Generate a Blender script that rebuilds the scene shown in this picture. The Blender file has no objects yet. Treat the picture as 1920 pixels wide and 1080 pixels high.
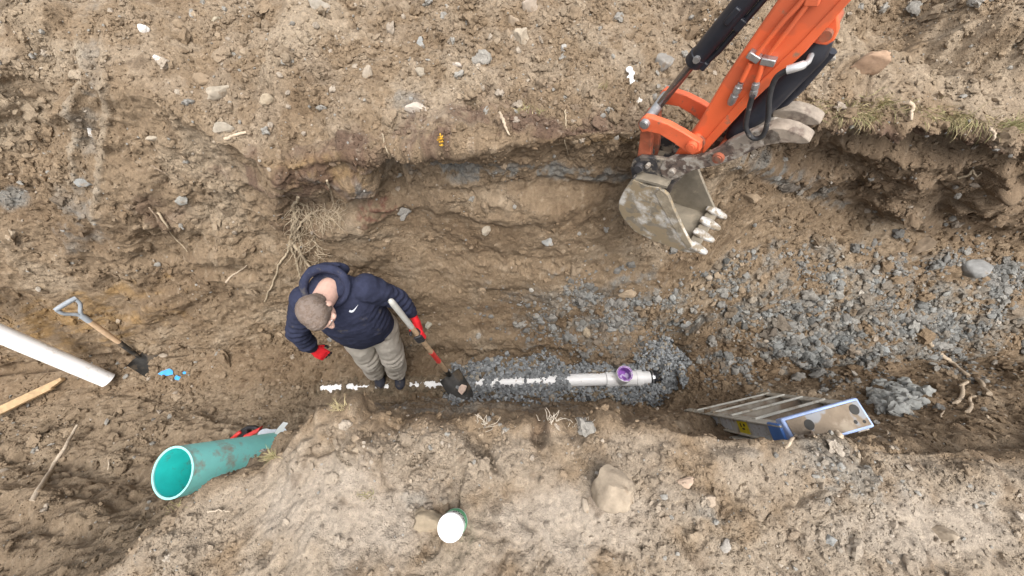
import bpy, bmesh, math, random
import numpy as np
from mathutils import Vector, Matrix, noise as mnoise

SC = bpy.context.scene
C = SC.collection
R = math.radians

# ------------------------------------------------------------------ camera, sky, sun, exposure
TH = R(23.0); CAMZ = 3.45; FPX = 720.0
cam = bpy.data.cameras.new("camera"); camo = bpy.data.objects.new("camera", cam); C.objects.link(camo)
cam.sensor_width = 36.0; cam.lens = 36.0 * FPX / 1920.0
cam.clip_start = 0.02; cam.clip_end = 400
camo.location = (0, 0, CAMZ); camo.rotation_euler = (TH, 0, 0)
SC.camera = camo

wd = bpy.data.worlds.new("World"); SC.world = wd; wd.use_nodes = True
nt = wd.node_tree; bg = nt.nodes["Background"]
sky = nt.nodes.new("ShaderNodeTexSky"); sky.sky_type = 'NISHITA'; sky.sun_disc = False
SUN_EL, SUN_ROT = R(70), R(158)
sky.sun_elevation = SUN_EL; sky.sun_rotation = SUN_ROT
sky.dust_density = 6.0; sky.air_density = 1.0; sky.ozone_density = 1.0
hs = nt.nodes.new("ShaderNodeHueSaturation"); hs.inputs['Saturation'].default_value = 0.30
nt.links.new(sky.outputs[0], hs.inputs['Color']); nt.links.new(hs.outputs[0], bg.inputs[0])
bg.inputs[1].default_value = 0.15
sun = bpy.data.lights.new("sun", 'SUN'); suno = bpy.data.objects.new("sun", sun); C.objects.link(suno)
sun.energy = 1.3; sun.angle = R(60); sun.color = (1.0, 0.965, 0.91)
# a veiled high sun behind the camera and a little to the right
sdir = Vector((math.cos(SUN_EL) * math.sin(SUN_ROT), math.cos(SUN_EL) * math.cos(SUN_ROT), math.sin(SUN_EL)))
suno.rotation_euler = sdir.to_track_quat('Z', 'Y').to_euler()
SC.view_settings.view_transform = 'Standard'; SC.view_settings.look = 'None'
SC.view_settings.gamma = 1.0; SC.view_settings.use_curve_mapping = False
SC.view_settings.exposure = 0.88
SC.cycles.max_bounces = 6; SC.cycles.diffuse_bounces = 3; SC.cycles.use_denoising = True

# ------------------------------------------------------------------ pixel <-> world
CAM = np.array([0, 0, CAMZ]); FWD = np.array([0, math.sin(TH), -math.cos(TH)]); UP = np.array([0, math.cos(TH), math.sin(TH)])
def ray(u, v):
    return FWD + np.array([(u - 960) / FPX, 0, 0]) + UP * ((540 - v) / FPX)
def W(u, v, z):
    d = ray(u, v); return CAM + d * ((z - CAMZ) / d[2])
def Wd(u, v, depth): return CAM + ray(u, v) * depth
def proj(P):
    Q = np.asarray(P, dtype=np.float64) - CAM
    dep = Q @ FWD
    return 960 + FPX * Q[..., 0] / dep, 540 - FPX * (Q @ UP) / dep, dep

# ------------------------------------------------------------------ numpy noise
def _h(ix, iy, s):
    a = (ix.astype(np.int64) * 374761393 + iy.astype(np.int64) * 668265263 + s * 1274126177) & 0xffffffff
    a = ((a ^ (a >> 13)) * 1274126177) & 0xffffffff
    a = ((a ^ (a >> 16)) * 2246822519) & 0xffffffff
    return (a ^ (a >> 15)) & 0xffffffff
def perlin(x, y, s=0):
    x0 = np.floor(x); y0 = np.floor(y); fx = x - x0; fy = y - y0
    ux = fx * fx * fx * (fx * (fx * 6 - 15) + 10); uy = fy * fy * fy * (fy * (fy * 6 - 15) + 10)
    def g(i, j):
        a = _h(x0 + i, y0 + j, s).astype(np.float64) * (2 * math.pi / 4294967296.0)
        return np.cos(a) * (fx - i) + np.sin(a) * (fy - j)
    a = g(0, 0); b = g(1, 0); c = g(0, 1); d = g(1, 1)
    return ((a + ux * (b - a)) + uy * ((c + ux * (d - c)) - (a + ux * (b - a)))) * 1.5
def fbm(x, y, s=0, o=4, gain=.5):
    t = 0; a = 1.0; f = 1.0
    for k in range(o):
        t = t + a * perlin(x * f + 17.3 * k, y * f - 9.1 * k, s + k * 31); a *= gain; f *= 2.03
    return t
def worley(x, y, s=0):
    x0 = np.floor(x); y0 = np.floor(y); f1 = np.full(x.shape, 9.0); f2 = f1.copy(); idn = np.zeros(x.shape)
    for i in (-1, 0, 1):
        for j in (-1, 0, 1):
            h1 = _h(x0 + i, y0 + j, s); h2 = _h(x0 + i, y0 + j, s + 977)
            px = x0 + i + (h1 & 0xffff) / 65536.0; py = y0 + j + (h2 & 0xffff) / 65536.0
            d = np.sqrt((px - x) ** 2 + (py - y) ** 2)
            m = d < f1
            f2 = np.where(m, f1, np.minimum(f2, d)); idn = np.where(m, (h1 >> 16) / 65536.0, idn); f1 = np.where(m, d, f1)
    return f1, f2, idn
def sstep(a, b, x):
    t = np.clip((x - a) / (b - a), 0, 1); return t * t * (3 - 2 * t)

# ------------------------------------------------------------------ object helpers
def tag(o, label=None, cat=None, group=None, kind=None):
    if label: o['label'] = label
    if cat: o['category'] = cat
    if group: o['group'] = group
    if kind: o['kind'] = kind
    return o
def thing(name, loc, label, cat, group=None):
    o = bpy.data.objects.new(name, None); C.objects.link(o); o.location = Vector(loc)
    o.empty_display_size = .05
    return tag(o, label, cat, group)
class MB:
    """collects shapes in world coordinates; link() makes them ONE mesh object"""
    def __init__(s): s.v = []; s.f = []; s.mi = []; s.cur = 0
    def add(s, vs, fs):
        b = len(s.v); s.v += [tuple(map(float, p)) for p in vs]; s.f += [tuple(b + i for i in f) for f in fs]; s.mi += [s.cur] * len(fs); return s
    def hexa(s, a, b):       # two quads
        vs = list(a) + list(b)
        return s.add(vs, [(3, 2, 1, 0), (4, 5, 6, 7), (0, 1, 5, 4), (1, 2, 6, 5), (2, 3, 7, 6), (3, 0, 4, 7)])
    def box(s, c, ax, ay, az):   # centre and three half-axis vectors
        c, ax, ay, az = (np.array(q, dtype=float) for q in (c, ax, ay, az))
        q = lambda k: [c - ax - ay + k * az, c + ax - ay + k * az, c + ax + ay + k * az, c - ax + ay + k * az]
        return s.hexa(q(-1), q(1))
    def extrude(s, pts, vec):
        n = len(pts); vec = np.array(vec, dtype=float); pts = [np.array(p, dtype=float) for p in pts]
        vs = pts + [p + vec for p in pts]
        fs = [tuple(range(n))[::-1], tuple(range(n, 2 * n))] + [(i, (i + 1) % n, n + (i + 1) % n, n + i) for i in range(n)]
        return s.add(vs, fs)
    def loft(s, rings, n=16, xref=None, cap=True):   # rings: (centre, rx, ry) ; ry along the other axis
        cs = [np.array(r[0], dtype=float) for r in rings]; vs = []; fs = []
        x = np.array(xref if xref is not None else (1, .13, .07), dtype=float)
        for i, r in enumerate(rings):
            t = cs[min(i + 1, len(cs) - 1)] - cs[max(i - 1, 0)]; t = t / (np.linalg.norm(t) + 1e-9)
            xx = x - t * (x @ t)
            if np.linalg.norm(xx) < .1: xx = np.array((.1, 1, .2)) - t * (np.array((.1, 1, .2)) @ t)
            xx /= np.linalg.norm(xx); yy = np.cross(t, xx)
            if xref is None: x = xx
            ry = r[2] if len(r) > 2 else r[1]
            for k in range(n):
                a = 2 * math.pi * k / n; vs.append(cs[i] + xx * (r[1] * math.cos(a)) + yy * (ry * math.sin(a)))
        m = len(rings)
        for i in range(m - 1):
            for k in range(n): fs.append((i * n + k, i * n + (k + 1) % n, (i + 1) * n + (k + 1) % n, (i + 1) * n + k))
        if cap: fs += [tuple(range(n))[::-1], tuple((m - 1) * n + k for k in range(n))]
        return s.add(vs, fs)
    def capsule(s, a, b, ra, rb, n=16, flat=1.0, xref=None):   # round-ended tapering limb
        a = np.array(a, dtype=float); b = np.array(b, dtype=float); t = (b - a); L = np.linalg.norm(t); t = t / L
        rg = []
        for k in range(5): q = math.pi / 2 * (k + .15) / 5.15; rg.append((a - t * ra * math.cos(q), ra * math.sin(q), ra * math.sin(q) * flat))
        for k in range(0, 7): q = k / 6; r = ra + (rb - ra) * q; rg.append((a + t * L * q, r, r * flat))
        for k in range(5): q = math.pi / 2 * (1 - (k + .15) / 5.15) if False else math.pi / 2 * (k + 1) / 5.15; rg.append((b + t * rb * math.sin(q), rb * math.cos(q), rb * math.cos(q) * flat))
        return s.loft(rg, n, xref)
    def ellipsoid(s, c, ax, ay, az, n=20, m=12):
        c, ax, ay, az = (np.array(q, dtype=float) for q in (c, ax, ay, az)); vs = []; fs = []
        for i in range(1, m):
            p = math.pi * i / m
            for k in range(n):
                a = 2 * math.pi * k / n; vs.append(c + ax * math.sin(p) * math.cos(a) + ay * math.sin(p) * math.sin(a) + az * math.cos(p))
        t = len(vs); vs += [c + az, c - az]
        for i in range(m - 2):
            for k in range(n): fs.append((i * n + k, (i + 1) * n + k, (i + 1) * n + (k + 1) % n, i * n + (k + 1) % n))
        for k in range(n): fs.append((t, k, (k + 1) % n)); fs.append((t + 1, (m - 2) * n + (k + 1) % n, (m - 2) * n + k))
        return s.add(vs, fs)
    def pipe(s, a, b, ro, ri, n=40, seg=1):    # hollow, both ends open
        a = np.array(a, dtype=float); b = np.array(b, dtype=float); t = (b - a) / np.linalg.norm(b - a)
        x = np.cross(t, (.3, .2, .9)); x /= np.linalg.norm(x); y = np.cross(t, x); vs = []; fs = []
        for r in (ro, ri):
            for j in range(seg + 1):
                for k in range(n):
                    q = 2 * math.pi * k / n; vs.append(a + (b - a) * (j / seg) + (x * math.cos(q) + y * math.sin(q)) * r)
        S = (seg + 1) * n
        for j in range(seg):
            for k in range(n):
                k2 = (k + 1) % n
                fs.append((j * n + k, j * n + k2, (j + 1) * n + k2, (j + 1) * n + k)); fs.append((S + j * n + k2, S + j * n + k, S + (j + 1) * n + k, S + (j + 1) * n + k2))
        for k in range(n):
            k2 = (k + 1) % n
            fs.append((k2, k, S + k, S + k2)); fs.append((seg * n + k, seg * n + k2, S + seg * n + k2, S + seg * n + k))
        return s.add(vs, fs)
    def tube(s, pts, r, n=10):
        rr = r if hasattr(r, '__len__') else [r] * len(pts)
        return s.loft([(p, q) for p, q in zip(pts, rr)], n)
    def link(s, name, mats, parent=None, smooth=40, bevel=0, remesh=0, relax=0, wob=None):
        q = np.array(s.v); base = np.array([(q[:, 0].min() + q[:, 0].max()) / 2, (q[:, 1].min() + q[:, 1].max()) / 2, q[:, 2].min()])
        if parent is not None: base = np.array(parent.matrix_basis.translation)
        if parent is not None and parent.parent is not None: base = base + np.array(parent.parent.matrix_basis.translation)
        return mesh_obj(name, s.v, s.f, mats, parent, base, smooth, bevel, remesh, relax, wob, s.mi)
def spline(pts, k=8):
    pts = [np.array(p, dtype=float) for p in pts]; out = []
    for i in range(len(pts) - 1):
        p0 = pts[max(i - 1, 0)]; p1 = pts[i]; p2 = pts[i + 1]; p3 = pts[min(i + 2, len(pts) - 1)]
        for j in range(k):
            t = j / k
            out.append(.5 * ((2 * p1) + (p2 - p0) * t + (2 * p0 - 5 * p1 + 4 * p2 - p3) * t * t + (3 * p1 - p0 - 3 * p2 + p3) * t ** 3))
    out.append(pts[-1]); return out
def mesh_obj(name, v, f, mats, parent=None, base=(0, 0, 0), smooth=40, bevel=0, remesh=0, relax=0, wob=None, mi=None):
    me = bpy.data.meshes.new(name); v = np.array(v, dtype=float) - np.array(base)
    me.from_pydata(v.tolist(), [], f)
    bm = bmesh.new(); bm.from_mesh(me); bmesh.ops.recalc_face_normals(bm, faces=bm.faces); bm.to_mesh(me); bm.free()
    if remesh:
        tmp = bpy.data.objects.new("remesh_source", me); C.objects.link(tmp)
        md = tmp.modifiers.new("remesh", 'REMESH'); md.mode = 'VOXEL'; md.voxel_size = remesh
        if relax: ms = tmp.modifiers.new("relax", 'SMOOTH'); ms.factor = .5; ms.iterations = relax
        dg = bpy.context.evaluated_depsgraph_get(); dg.update()
        me2 = bpy.data.meshes.new_from_object(tmp.evaluated_get(dg)); bpy.data.objects.remove(tmp); bpy.data.meshes.remove(me); me = me2; me.name = name
        mi = None
    if wob is not None:
        n = len(me.vertices); co = np.empty(n * 3); no = np.empty(n * 3); me.vertices.foreach_get('co', co); me.vertex_normals.foreach_get('vector', no)
        co = co.reshape(-1, 3); no = no.reshape(-1, 3); co = co + no * np.asarray(wob(co + np.array(base), no))[:, None]
        me.vertices.foreach_set('co', co.ravel()); me.update()
    for m in (mats if isinstance(mats, (list, tuple)) else [mats]): me.materials.append(m)
    if mi is not None and len(set(mi)) > 1: me.polygons.foreach_set('material_index', mi)
    if smooth:
        me.polygons.foreach_set('use_smooth', [True] * len(me.polygons))
        if smooth < 180: me.set_sharp_from_angle(angle=R(smooth))
    o = bpy.data.objects.new(name, me); C.objects.link(o); o.parent = parent
    if parent is None: o.location = Vector(base)
    if bevel:
        b = o.modifiers.new("bevel", 'BEVEL'); b.width = bevel; b.segments = 2; b.limit_method = 'ANGLE'; b.angle_limit = R(35)
    return o

# ------------------------------------------------------------------ materials
def mat(name, col, rough=.6, metal=0.0, var=.15, scale=14.0, dirt=None, bump=.15, bscale=90.0, spec=.4, attr=None, patches=(), coat=0.0, crumb=0.0):
    """Principled with noise colour variation; dirt = (colour, amount 0..1, scale)"""
    m = bpy.data.materials.new(name); m.use_nodes = True; t = m.node_tree; N = t.nodes; L = t.links
    bs = N["Principled BSDF"]; bs.inputs['Roughness'].default_value = rough; bs.inputs['Metallic'].default_value = metal
    bs.inputs['Specular IOR Level'].default_value = spec
    if coat: bs.inputs['Coat Weight'].default_value = coat; bs.inputs['Coat Roughness'].default_value = .15
    tc = N.new("ShaderNodeTexCoord")
    def nz(sc, det=6.0, ro=.6):
        n = N.new("ShaderNodeTexNoise"); n.inputs['Scale'].default_value = sc; n.inputs['Detail'].default_value = det; n.inputs['Roughness'].default_value = ro
        L.new(tc.outputs['Object'], n.inputs['Vector']); return n.outputs['Fac']
    def ramp(f, a, b):
        r = N.new("ShaderNodeMapRange"); r.inputs['From Min'].default_value = a; r.inputs['From Max'].default_value = b; L.new(f, r.inputs['Value']); return r.outputs[0]
    def mix(f, a, b, mode='MIX'):
        x = N.new("ShaderNodeMix"); x.data_type = 'RGBA'; x.blend_type = mode
        for s, val in ((0, f), (6, a), (7, b)):
            if hasattr(val, 'links'): L.new(val, x.inputs[s])
            else: x.inputs[s].default_value = val if s == 0 else tuple(val) + (1,)
        return x.outputs[2]
    if attr:
        an = N.new("ShaderNodeAttribute"); an.attribute_name = attr; base = an.outputs['Color']
    else: base = tuple(col)
    lo = [1 - var] * 3; hi = [1 + var] * 3
    c = mix(1.0, base, mix(ramp(nz(scale), .3, .7), lo, hi), 'MULTIPLY')
    for pc, amt, sc in patches: c = mix(ramp(nz(sc, 3, .5), .62 - amt * .35, .66 - amt * .35), c, pc)
    rg = None
    if dirt:
        dc, amt, sc = dirt
        f = ramp(nz(sc, 8, .65), .72 - amt * .45, .80 - amt * .35)
        c = mix(f, c, dc)
        rr = N.new("ShaderNodeMapRange"); rr.inputs['To Min'].default_value = rough; rr.inputs['To Max'].default_value = .92; L.new(f, rr.inputs['Value']); L.new(rr.outputs[0], bs.inputs['Roughness'])
    L.new(c, bs.inputs['Base Color'])
    if crumb:
        c = mix(1.0, c, mix(ramp(nz(230, 3, .7), .25, .75), [1 - .22 * crumb] * 3, [1 + .22 * crumb] * 3), 'MULTIPLY'); L.new(c, bs.inputs['Base Color'])
        w1 = N.new("ShaderNodeTexVoronoi"); w1.inputs['Scale'].default_value = 85; w2 = N.new("ShaderNodeTexVoronoi"); w2.inputs['Scale'].default_value = 210
        dv = N.new("ShaderNodeVectorMath"); dv.operation = 'ADD'; nv = N.new("ShaderNodeTexNoise"); nv.inputs['Scale'].default_value = 60; nv.inputs['Detail'].default_value = 3
        sc_ = N.new("ShaderNodeVectorMath"); sc_.operation = 'SCALE'; sc_.inputs[3].default_value = .018; L.new(tc.outputs['Object'], nv.inputs['Vector']); L.new(nv.outputs['Color'], sc_.inputs[0]); L.new(tc.outputs['Object'], dv.inputs[0]); L.new(sc_.outputs[0], dv.inputs[1])
        L.new(dv.outputs[0], w1.inputs['Vector']); L.new(dv.outputs[0], w2.inputs['Vector'])
        def mth(op, a, b):
            m_ = N.new("ShaderNodeMath"); m_.operation = op
            for k_, q_ in enumerate((a, b)):
                if hasattr(q_, 'links'): L.new(q_, m_.inputs[k_])
                else: m_.inputs[k_].default_value = q_
            return m_.outputs[0]
        gate = ramp(nz(9, 4, .6), .42, .62)
        hh_ = mth('ADD', mth('MULTIPLY', mth('MULTIPLY', w1.outputs['Distance'], -1.0), gate), mth('MULTIPLY', w2.outputs['Distance'], -.45)); hh_ = mth('ADD', hh_, mth('MULTIPLY', nz(bscale, 5, .65), .9))
        b = N.new("ShaderNodeBump"); b.inputs['Strength'].default_value = 1.0; b.inputs['Distance'].default_value = .0052 * crumb; L.new(hh_, b.inputs['Height']); L.new(b.outputs[0], bs.inputs['Normal'])
    elif bump:
        b = N.new("ShaderNodeBump"); b.inputs['Strength'].default_value = bump; b.inputs['Distance'].default_value = .004
        L.new(nz(bscale, 4, .6), b.inputs['Height']); L.new(b.outputs[0], bs.inputs['Normal'])
    return m
MUD = (.24, .175, .115); PALE = (.44, .40, .34)

# ------------------------------------------------------------------ the ground: one sheet, trench and both banks
def grow(a, d, r, lim):
    out = []; x = a
    while abs(x) < lim: d *= r; x += d; out.append(x)
    return out
xf = np.concatenate([np.arange(-4.9, -2.6, .0098), np.arange(-2.6, -1.9, .0072), np.arange(-1.9, 1.9, .0051), np.arange(1.9, 2.6, .0072), np.arange(2.6, 4.9, .0098)])
xr = grow(xf[-1], .012, 1.16, 60); xl = grow(xf[0], -.012, 1.16, 60)
XS = np.concatenate([np.array(xl[::-1]), xf, np.array(xr)]); NX = len(XS)

def curve(pix=(), wld=()):
    """pix: (u, v, z) ; wld: (X, Y, z) -> Y(X), z(X)"""
    pts = [tuple(W(*p)) for p in pix] + list(wld); pts.sort()
    a = np.array(pts); xs = np.arange(-6, 6.01, .02)
    y = np.interp(xs, a[:, 0], a[:, 1]); z = np.interp(xs, a[:, 0], a[:, 2])
    k = np.exp(-np.linspace(-2, 2, 13) ** 2); k /= k.sum()
    sm = lambda q: np.convolve(np.pad(q, 6, mode='edge'), k, mode='valid')
    return np.interp(XS, xs, sm(y)), np.interp(XS, xs, sm(z))
kD = curve([(760, 792, 1.95), (900, 790, 1.95), (1000, 793, 1.95), (1100, 795, 1.95), (1200, 792, 1.95), (1290, 803, 1.94), (1400, 813, 1.93), (1480, 818, 1.92)],
           [(-6, -2.8, 1.5), (-2.5, -1.1, 1.7), (-1.48, -.42, 1.84), (-1.25, -.27, 1.88), (-.91, -.007, 1.92), (-.66, .13, 1.96), (1.2, .03, 1.92), (1.6, .02, 1.9), (2.2, -.08, 1.88), (3, -.2, 1.86), (6, -.4, 1.86)])
kE = curve([], [(-6, -1.1, .9), (-2.5, -.35, .75), (-2, -.22, .68), (-1.4, .0, .7), (-.9, .15, .9), (-.6, .24, 1.0), (0, .24, .9), (.9, .22, .9), (1.15, .2, .75), (1.3, .27, .62), (1.75, .33, .62), (2.2, .25, .9), (3, .2, 1.05), (6, .2, 1.1)])
kF = curve([], [(-6, .15, .2), (-4.1, .18, .15), (-2.88, .264, .12), (-2.1, .29, .08), (-1.5, .36, .03), (-.6, .42, -.02), (.5, .43, -.03), (1, .36, -.02), (1.2, .34, .0), (1.38, .45, .2), (1.7, .52, .28), (2.2, .58, .3), (3, .64, .36), (4, .7, .42), (6, .8, .5)])
kH = curve([(0, 695, .15), (150, 690, .15), (300, 660, .13), (420, 650, .1), (560, 652, .08), (700, 652, .06), (800, 660, .03), (900, 672, 0), (1000, 668, 0), (1080, 688, 0), (1185, 688, 0), (1212, 645, .02), (1262, 636, .03), (1298, 690, .12), (1350, 692, .22), (1500, 690, .3), (1700, 688, .36), (1900, 668, .42)])
kI = curve([(0, 600, .6), (150, 600, .55), (300, 590, .5), (560, 580, .5), (800, 585, .45), (1000, 590, .4), (1250, 600, .32), (1400, 600, .5), (1600, 590, .6), (1900, 580, .65)])
kJ = curve([(0, 480, 1.1), (200, 480, 1.1), (400, 470, 1.1), (560, 450, 1.15), (700, 460, 1.1), (900, 470, 1.05), (1100, 470, 1.05), (1300, 460, 1.0), (1500, 470, .95), (1700, 480, .9), (1900, 500, .85)])
kK = curve([(0, 330, 1.6), (250, 330, 1.65), (450, 350, 1.6), (560, 350, 1.6), (740, 345, 1.55), (850, 335, 1.62), (1000, 333, 1.63), (1190, 330, 1.6), (1300, 330, 1.5), (1450, 340, 1.4), (1600, 390, 1.15), (1750, 445, 1.0), (1900, 470, .95)])
kL = curve([(0, 120, 2.1), (250, 160, 2.05), (430, 270, 1.95), (490, 312, 1.88), (560, 305, 1.9), (740, 285, 1.95), (830, 278, 1.98), (1000, 255, 2), (1190, 240, 2), (1300, 200, 2), (1450, 195, 2.02), (1560, 205, 2.02), (1700, 200, 2.03), (1800, 215, 2.03), (1910, 230, 2.03)])
cst = lambda q: (q[0] + 0 * XS, q[1] + 0 * XS)
kC = (np.minimum(-.58, kD[0] - .45), kD[1] + .02)
kB = (kC[0] - 1.6, kC[1] * .5 + 1.0)
kA = (-60 + 0 * XS, 2.0 + 0 * XS)
kG = ((kF[0] + kH[0]) / 2, (kF[1] + kH[1]) / 2 - .03)
kM = (kL[0] + .4, kL[1] + .05)
kN = (np.maximum(2.95, kL[0] + 1.0), kL[1] * .3 + 1.5)
kO = (kN[0] + 2.2, 2.2 + 0 * XS); kP = (60 + 0 * XS, 2.2 + 0 * XS)
KEYS = [kA, kB, kC, kD, kE, kF, kG, kH, kI, kJ, kK, kL, kM, kN, kO, kP]
CNT = [14, 16, 140, 110, 115, 65, 60, 78, 78, 80, 70, 75, 180, 40, 14]
Yg = []; Zg = []; seg = []
for i, n in enumerate(CNT):
    for j in range(n):
        t = j / n
        if i == 0: t = 1 - (1 - t) ** 3.0 if False else 1 - (1 - t) ** 2.2
        if i == len(CNT) - 1: t = t ** 2.2
        Yg.append(KEYS[i][0] * (1 - t) + KEYS[i + 1][0] * t); Zg.append(KEYS[i][1] * (1 - t) + KEYS[i + 1][1] * t); seg.append(i + t)
Yg.append(kP[0]); Zg.append(kP[1]); seg.append(len(CNT))
Yg = np.array(Yg); Zg = np.array(Zg); seg = np.array(seg); NS = len(seg)
for _ in range(26):
    for G in (Yg, Zg): G[2:-2] = .25 * G[1:-3] + .5 * G[2:-2] + .25 * G[3:-1]
Xg = np.broadcast_to(XS, Yg.shape).copy()
BASE = np.stack([Xg, Yg, Zg], -1)
SS = np.cumsum(np.concatenate([np.zeros((1, NX)), np.sqrt(np.diff(Yg, axis=0) ** 2 + np.diff(Zg, axis=0) ** 2)]), axis=0)
iD = int(np.argmin(abs(seg - 3)))
SS = SS - SS[iD]
def normals(P):
    dx = np.gradient(P, axis=1); ds = np.gradient(P, axis=0); n = np.cross(dx, ds); n /= np.linalg.norm(n, axis=-1, keepdims=True) + 1e-12; return n
NB = normals(BASE)
Ub, Vb, Db = proj(BASE)
near = seg[:, None] < 3.0
vis = (Db > .2)
# everything below is only worked out where the sheet is fine
x, s = Xg, SS
SEG = np.broadcast_to(seg[:, None], Xg.shape)
fine = (np.abs(Xg) < 5.2) & (SEG > 1.2) & (SEG < 14.3)
fade = sstep(5.2, 4.9, np.abs(Xg)) * sstep(1.2, 1.9, SEG) * sstep(14.3, 13.6, SEG)

def blob(u, v, ru, rv, ang=0, soft=.5, wob=.35, seed=1, segs=(0, 15)):
    """soft ellipse on the ground where the photo shows the patch, with a ragged edge"""
    a = R(ang); du = Ub - u; dv = Vb - v
    p = (du * math.cos(a) + dv * math.sin(a)) / ru; q = (-du * math.sin(a) + dv * math.cos(a)) / rv
    d = np.sqrt(p * p + q * q) + wob * RAG
    return sstep(1 + soft / 2, 1 - soft / 2, d) * ((SEG >= segs[0]) & (SEG <= segs[1]))
RAG = fbm(x * 7, s * 7, 91, 4)
NEARSEG = (0, 3.4)
wall = sstep(7.0, 7.4, SEG) * sstep(11.1, 10.8, SEG)
upper = sstep(9.9, 10.2, SEG) * sstep(11.05, 10.8, SEG)
floorm = sstep(4.9, 5.3, SEG) * sstep(7.3, 7.0, SEG)
nbank = sstep(3.0, 2.9, SEG)
fbank = sstep(11.0, 11.3, SEG)
leftslope = sstep(-.75, -1.1, x) * sstep(2.8, 3.2, SEG) * sstep(6.0, 5.5, SEG)

# displacement along the normal
D = .045 * fbm(x * 1.6, s * 1.6, 3, 3) + .020 * fbm(x * 5, s * 5, 5, 3) + .0085 * fbm(x * 16, s * 16, 7, 3)
D += .0042 * fbm(x * 45, s * 45, 9, 2)
calm = blob(640, 960, 160, 90, 0, .8, segs=NEARSEG) + blob(1080, 980, 150, 70, 0, .8, segs=NEARSEG) + blob(1720, 990, 160, 70, 0, .8, segs=NEARSEG) + blob(900, 430, 300, 110, 0, 1, segs=(7.2, 10.2)) * .75 + blob(130, 625, 190, 55, -8, 1, segs=(7.1, 10)) * .7 + blob(650, 450, 60, 45, 0, .8, segs=(7.2, 10.4)) * .8 + blob(560, 90, 50, 70, 20, .8, segs=(11, 15))
calm = np.clip(calm, 0, 1)
rough = (1 - .75 * calm)
# lumps: crumbly soil in three sizes
for sc, amp, sd, th in ((7, .030, 11, .15), (15, .017, 13, .0), (33, .0085, 15, -.2)):
    wx = x * sc + .5 * fbm(x * sc * .7, s * sc * .7, sd + 1, 2); ws = s * sc + .5 * fbm(x * sc * .7 + 31, s * sc * .7, sd + 2, 2)
    f1, f2, idn = worley(wx, ws, sd)
    m = sstep(th - .2, th + .35, fbm(x * 2.2, s * 2.2, sd + 3, 3) + .5 * (idn - .5)) * (.35 + .8 * idn)
    D += amp * m * rough * (np.sqrt(np.clip(1 - (f1 * 1.25) ** 2, 0, 1)) - .45)
# cracks and broken plates
for sc, amp, sd in ((3.6, .020, 41), (9, .011, 43)):
    wx = x * sc + .8 * fbm(x * sc, s * sc, sd + 1, 3); ws = s * sc * 1.25 + .8 * fbm(x * sc + 9, s * sc, sd + 2, 3)
    f1, f2, idn = worley(wx, ws, sd)
    m = sstep(.0, .5, fbm(x * 1.4 + 5, s * 1.4, sd + 3, 2))
    D -= amp * m * rough * sstep(.13, .0, f2 - f1) ; D += amp * .9 * m * (idn - .5) * rough * sstep(.02, .16, f2 - f1)
# layers that run along the cut walls
st = fbm(x * 1.5 + .3 * perlin(x * 3, s * 3, 51), s * 13, 53, 4)
D += wall * .002 * st + upper * .006 * np.abs(fbm(x * 3, s * 9, 57, 3))
ridg = 1 - np.abs(fbm(x * 4 + .6 * s, s * 7, 59, 4)); D += (wall * .003 + leftslope * .026) * (ridg ** 3 - .4)
dg_ = fbm((x * .86 + s * .5) * 3.0, (-x * .5 + s * .86) * 12, 61, 4); D += leftslope * .022 * dg_
wm = wall * sstep(-1.7, -1.1, x) * sstep(1.4, .9, x) * sstep(10.1, 9.6, SEG); D *= 1 - .55 * wm
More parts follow.
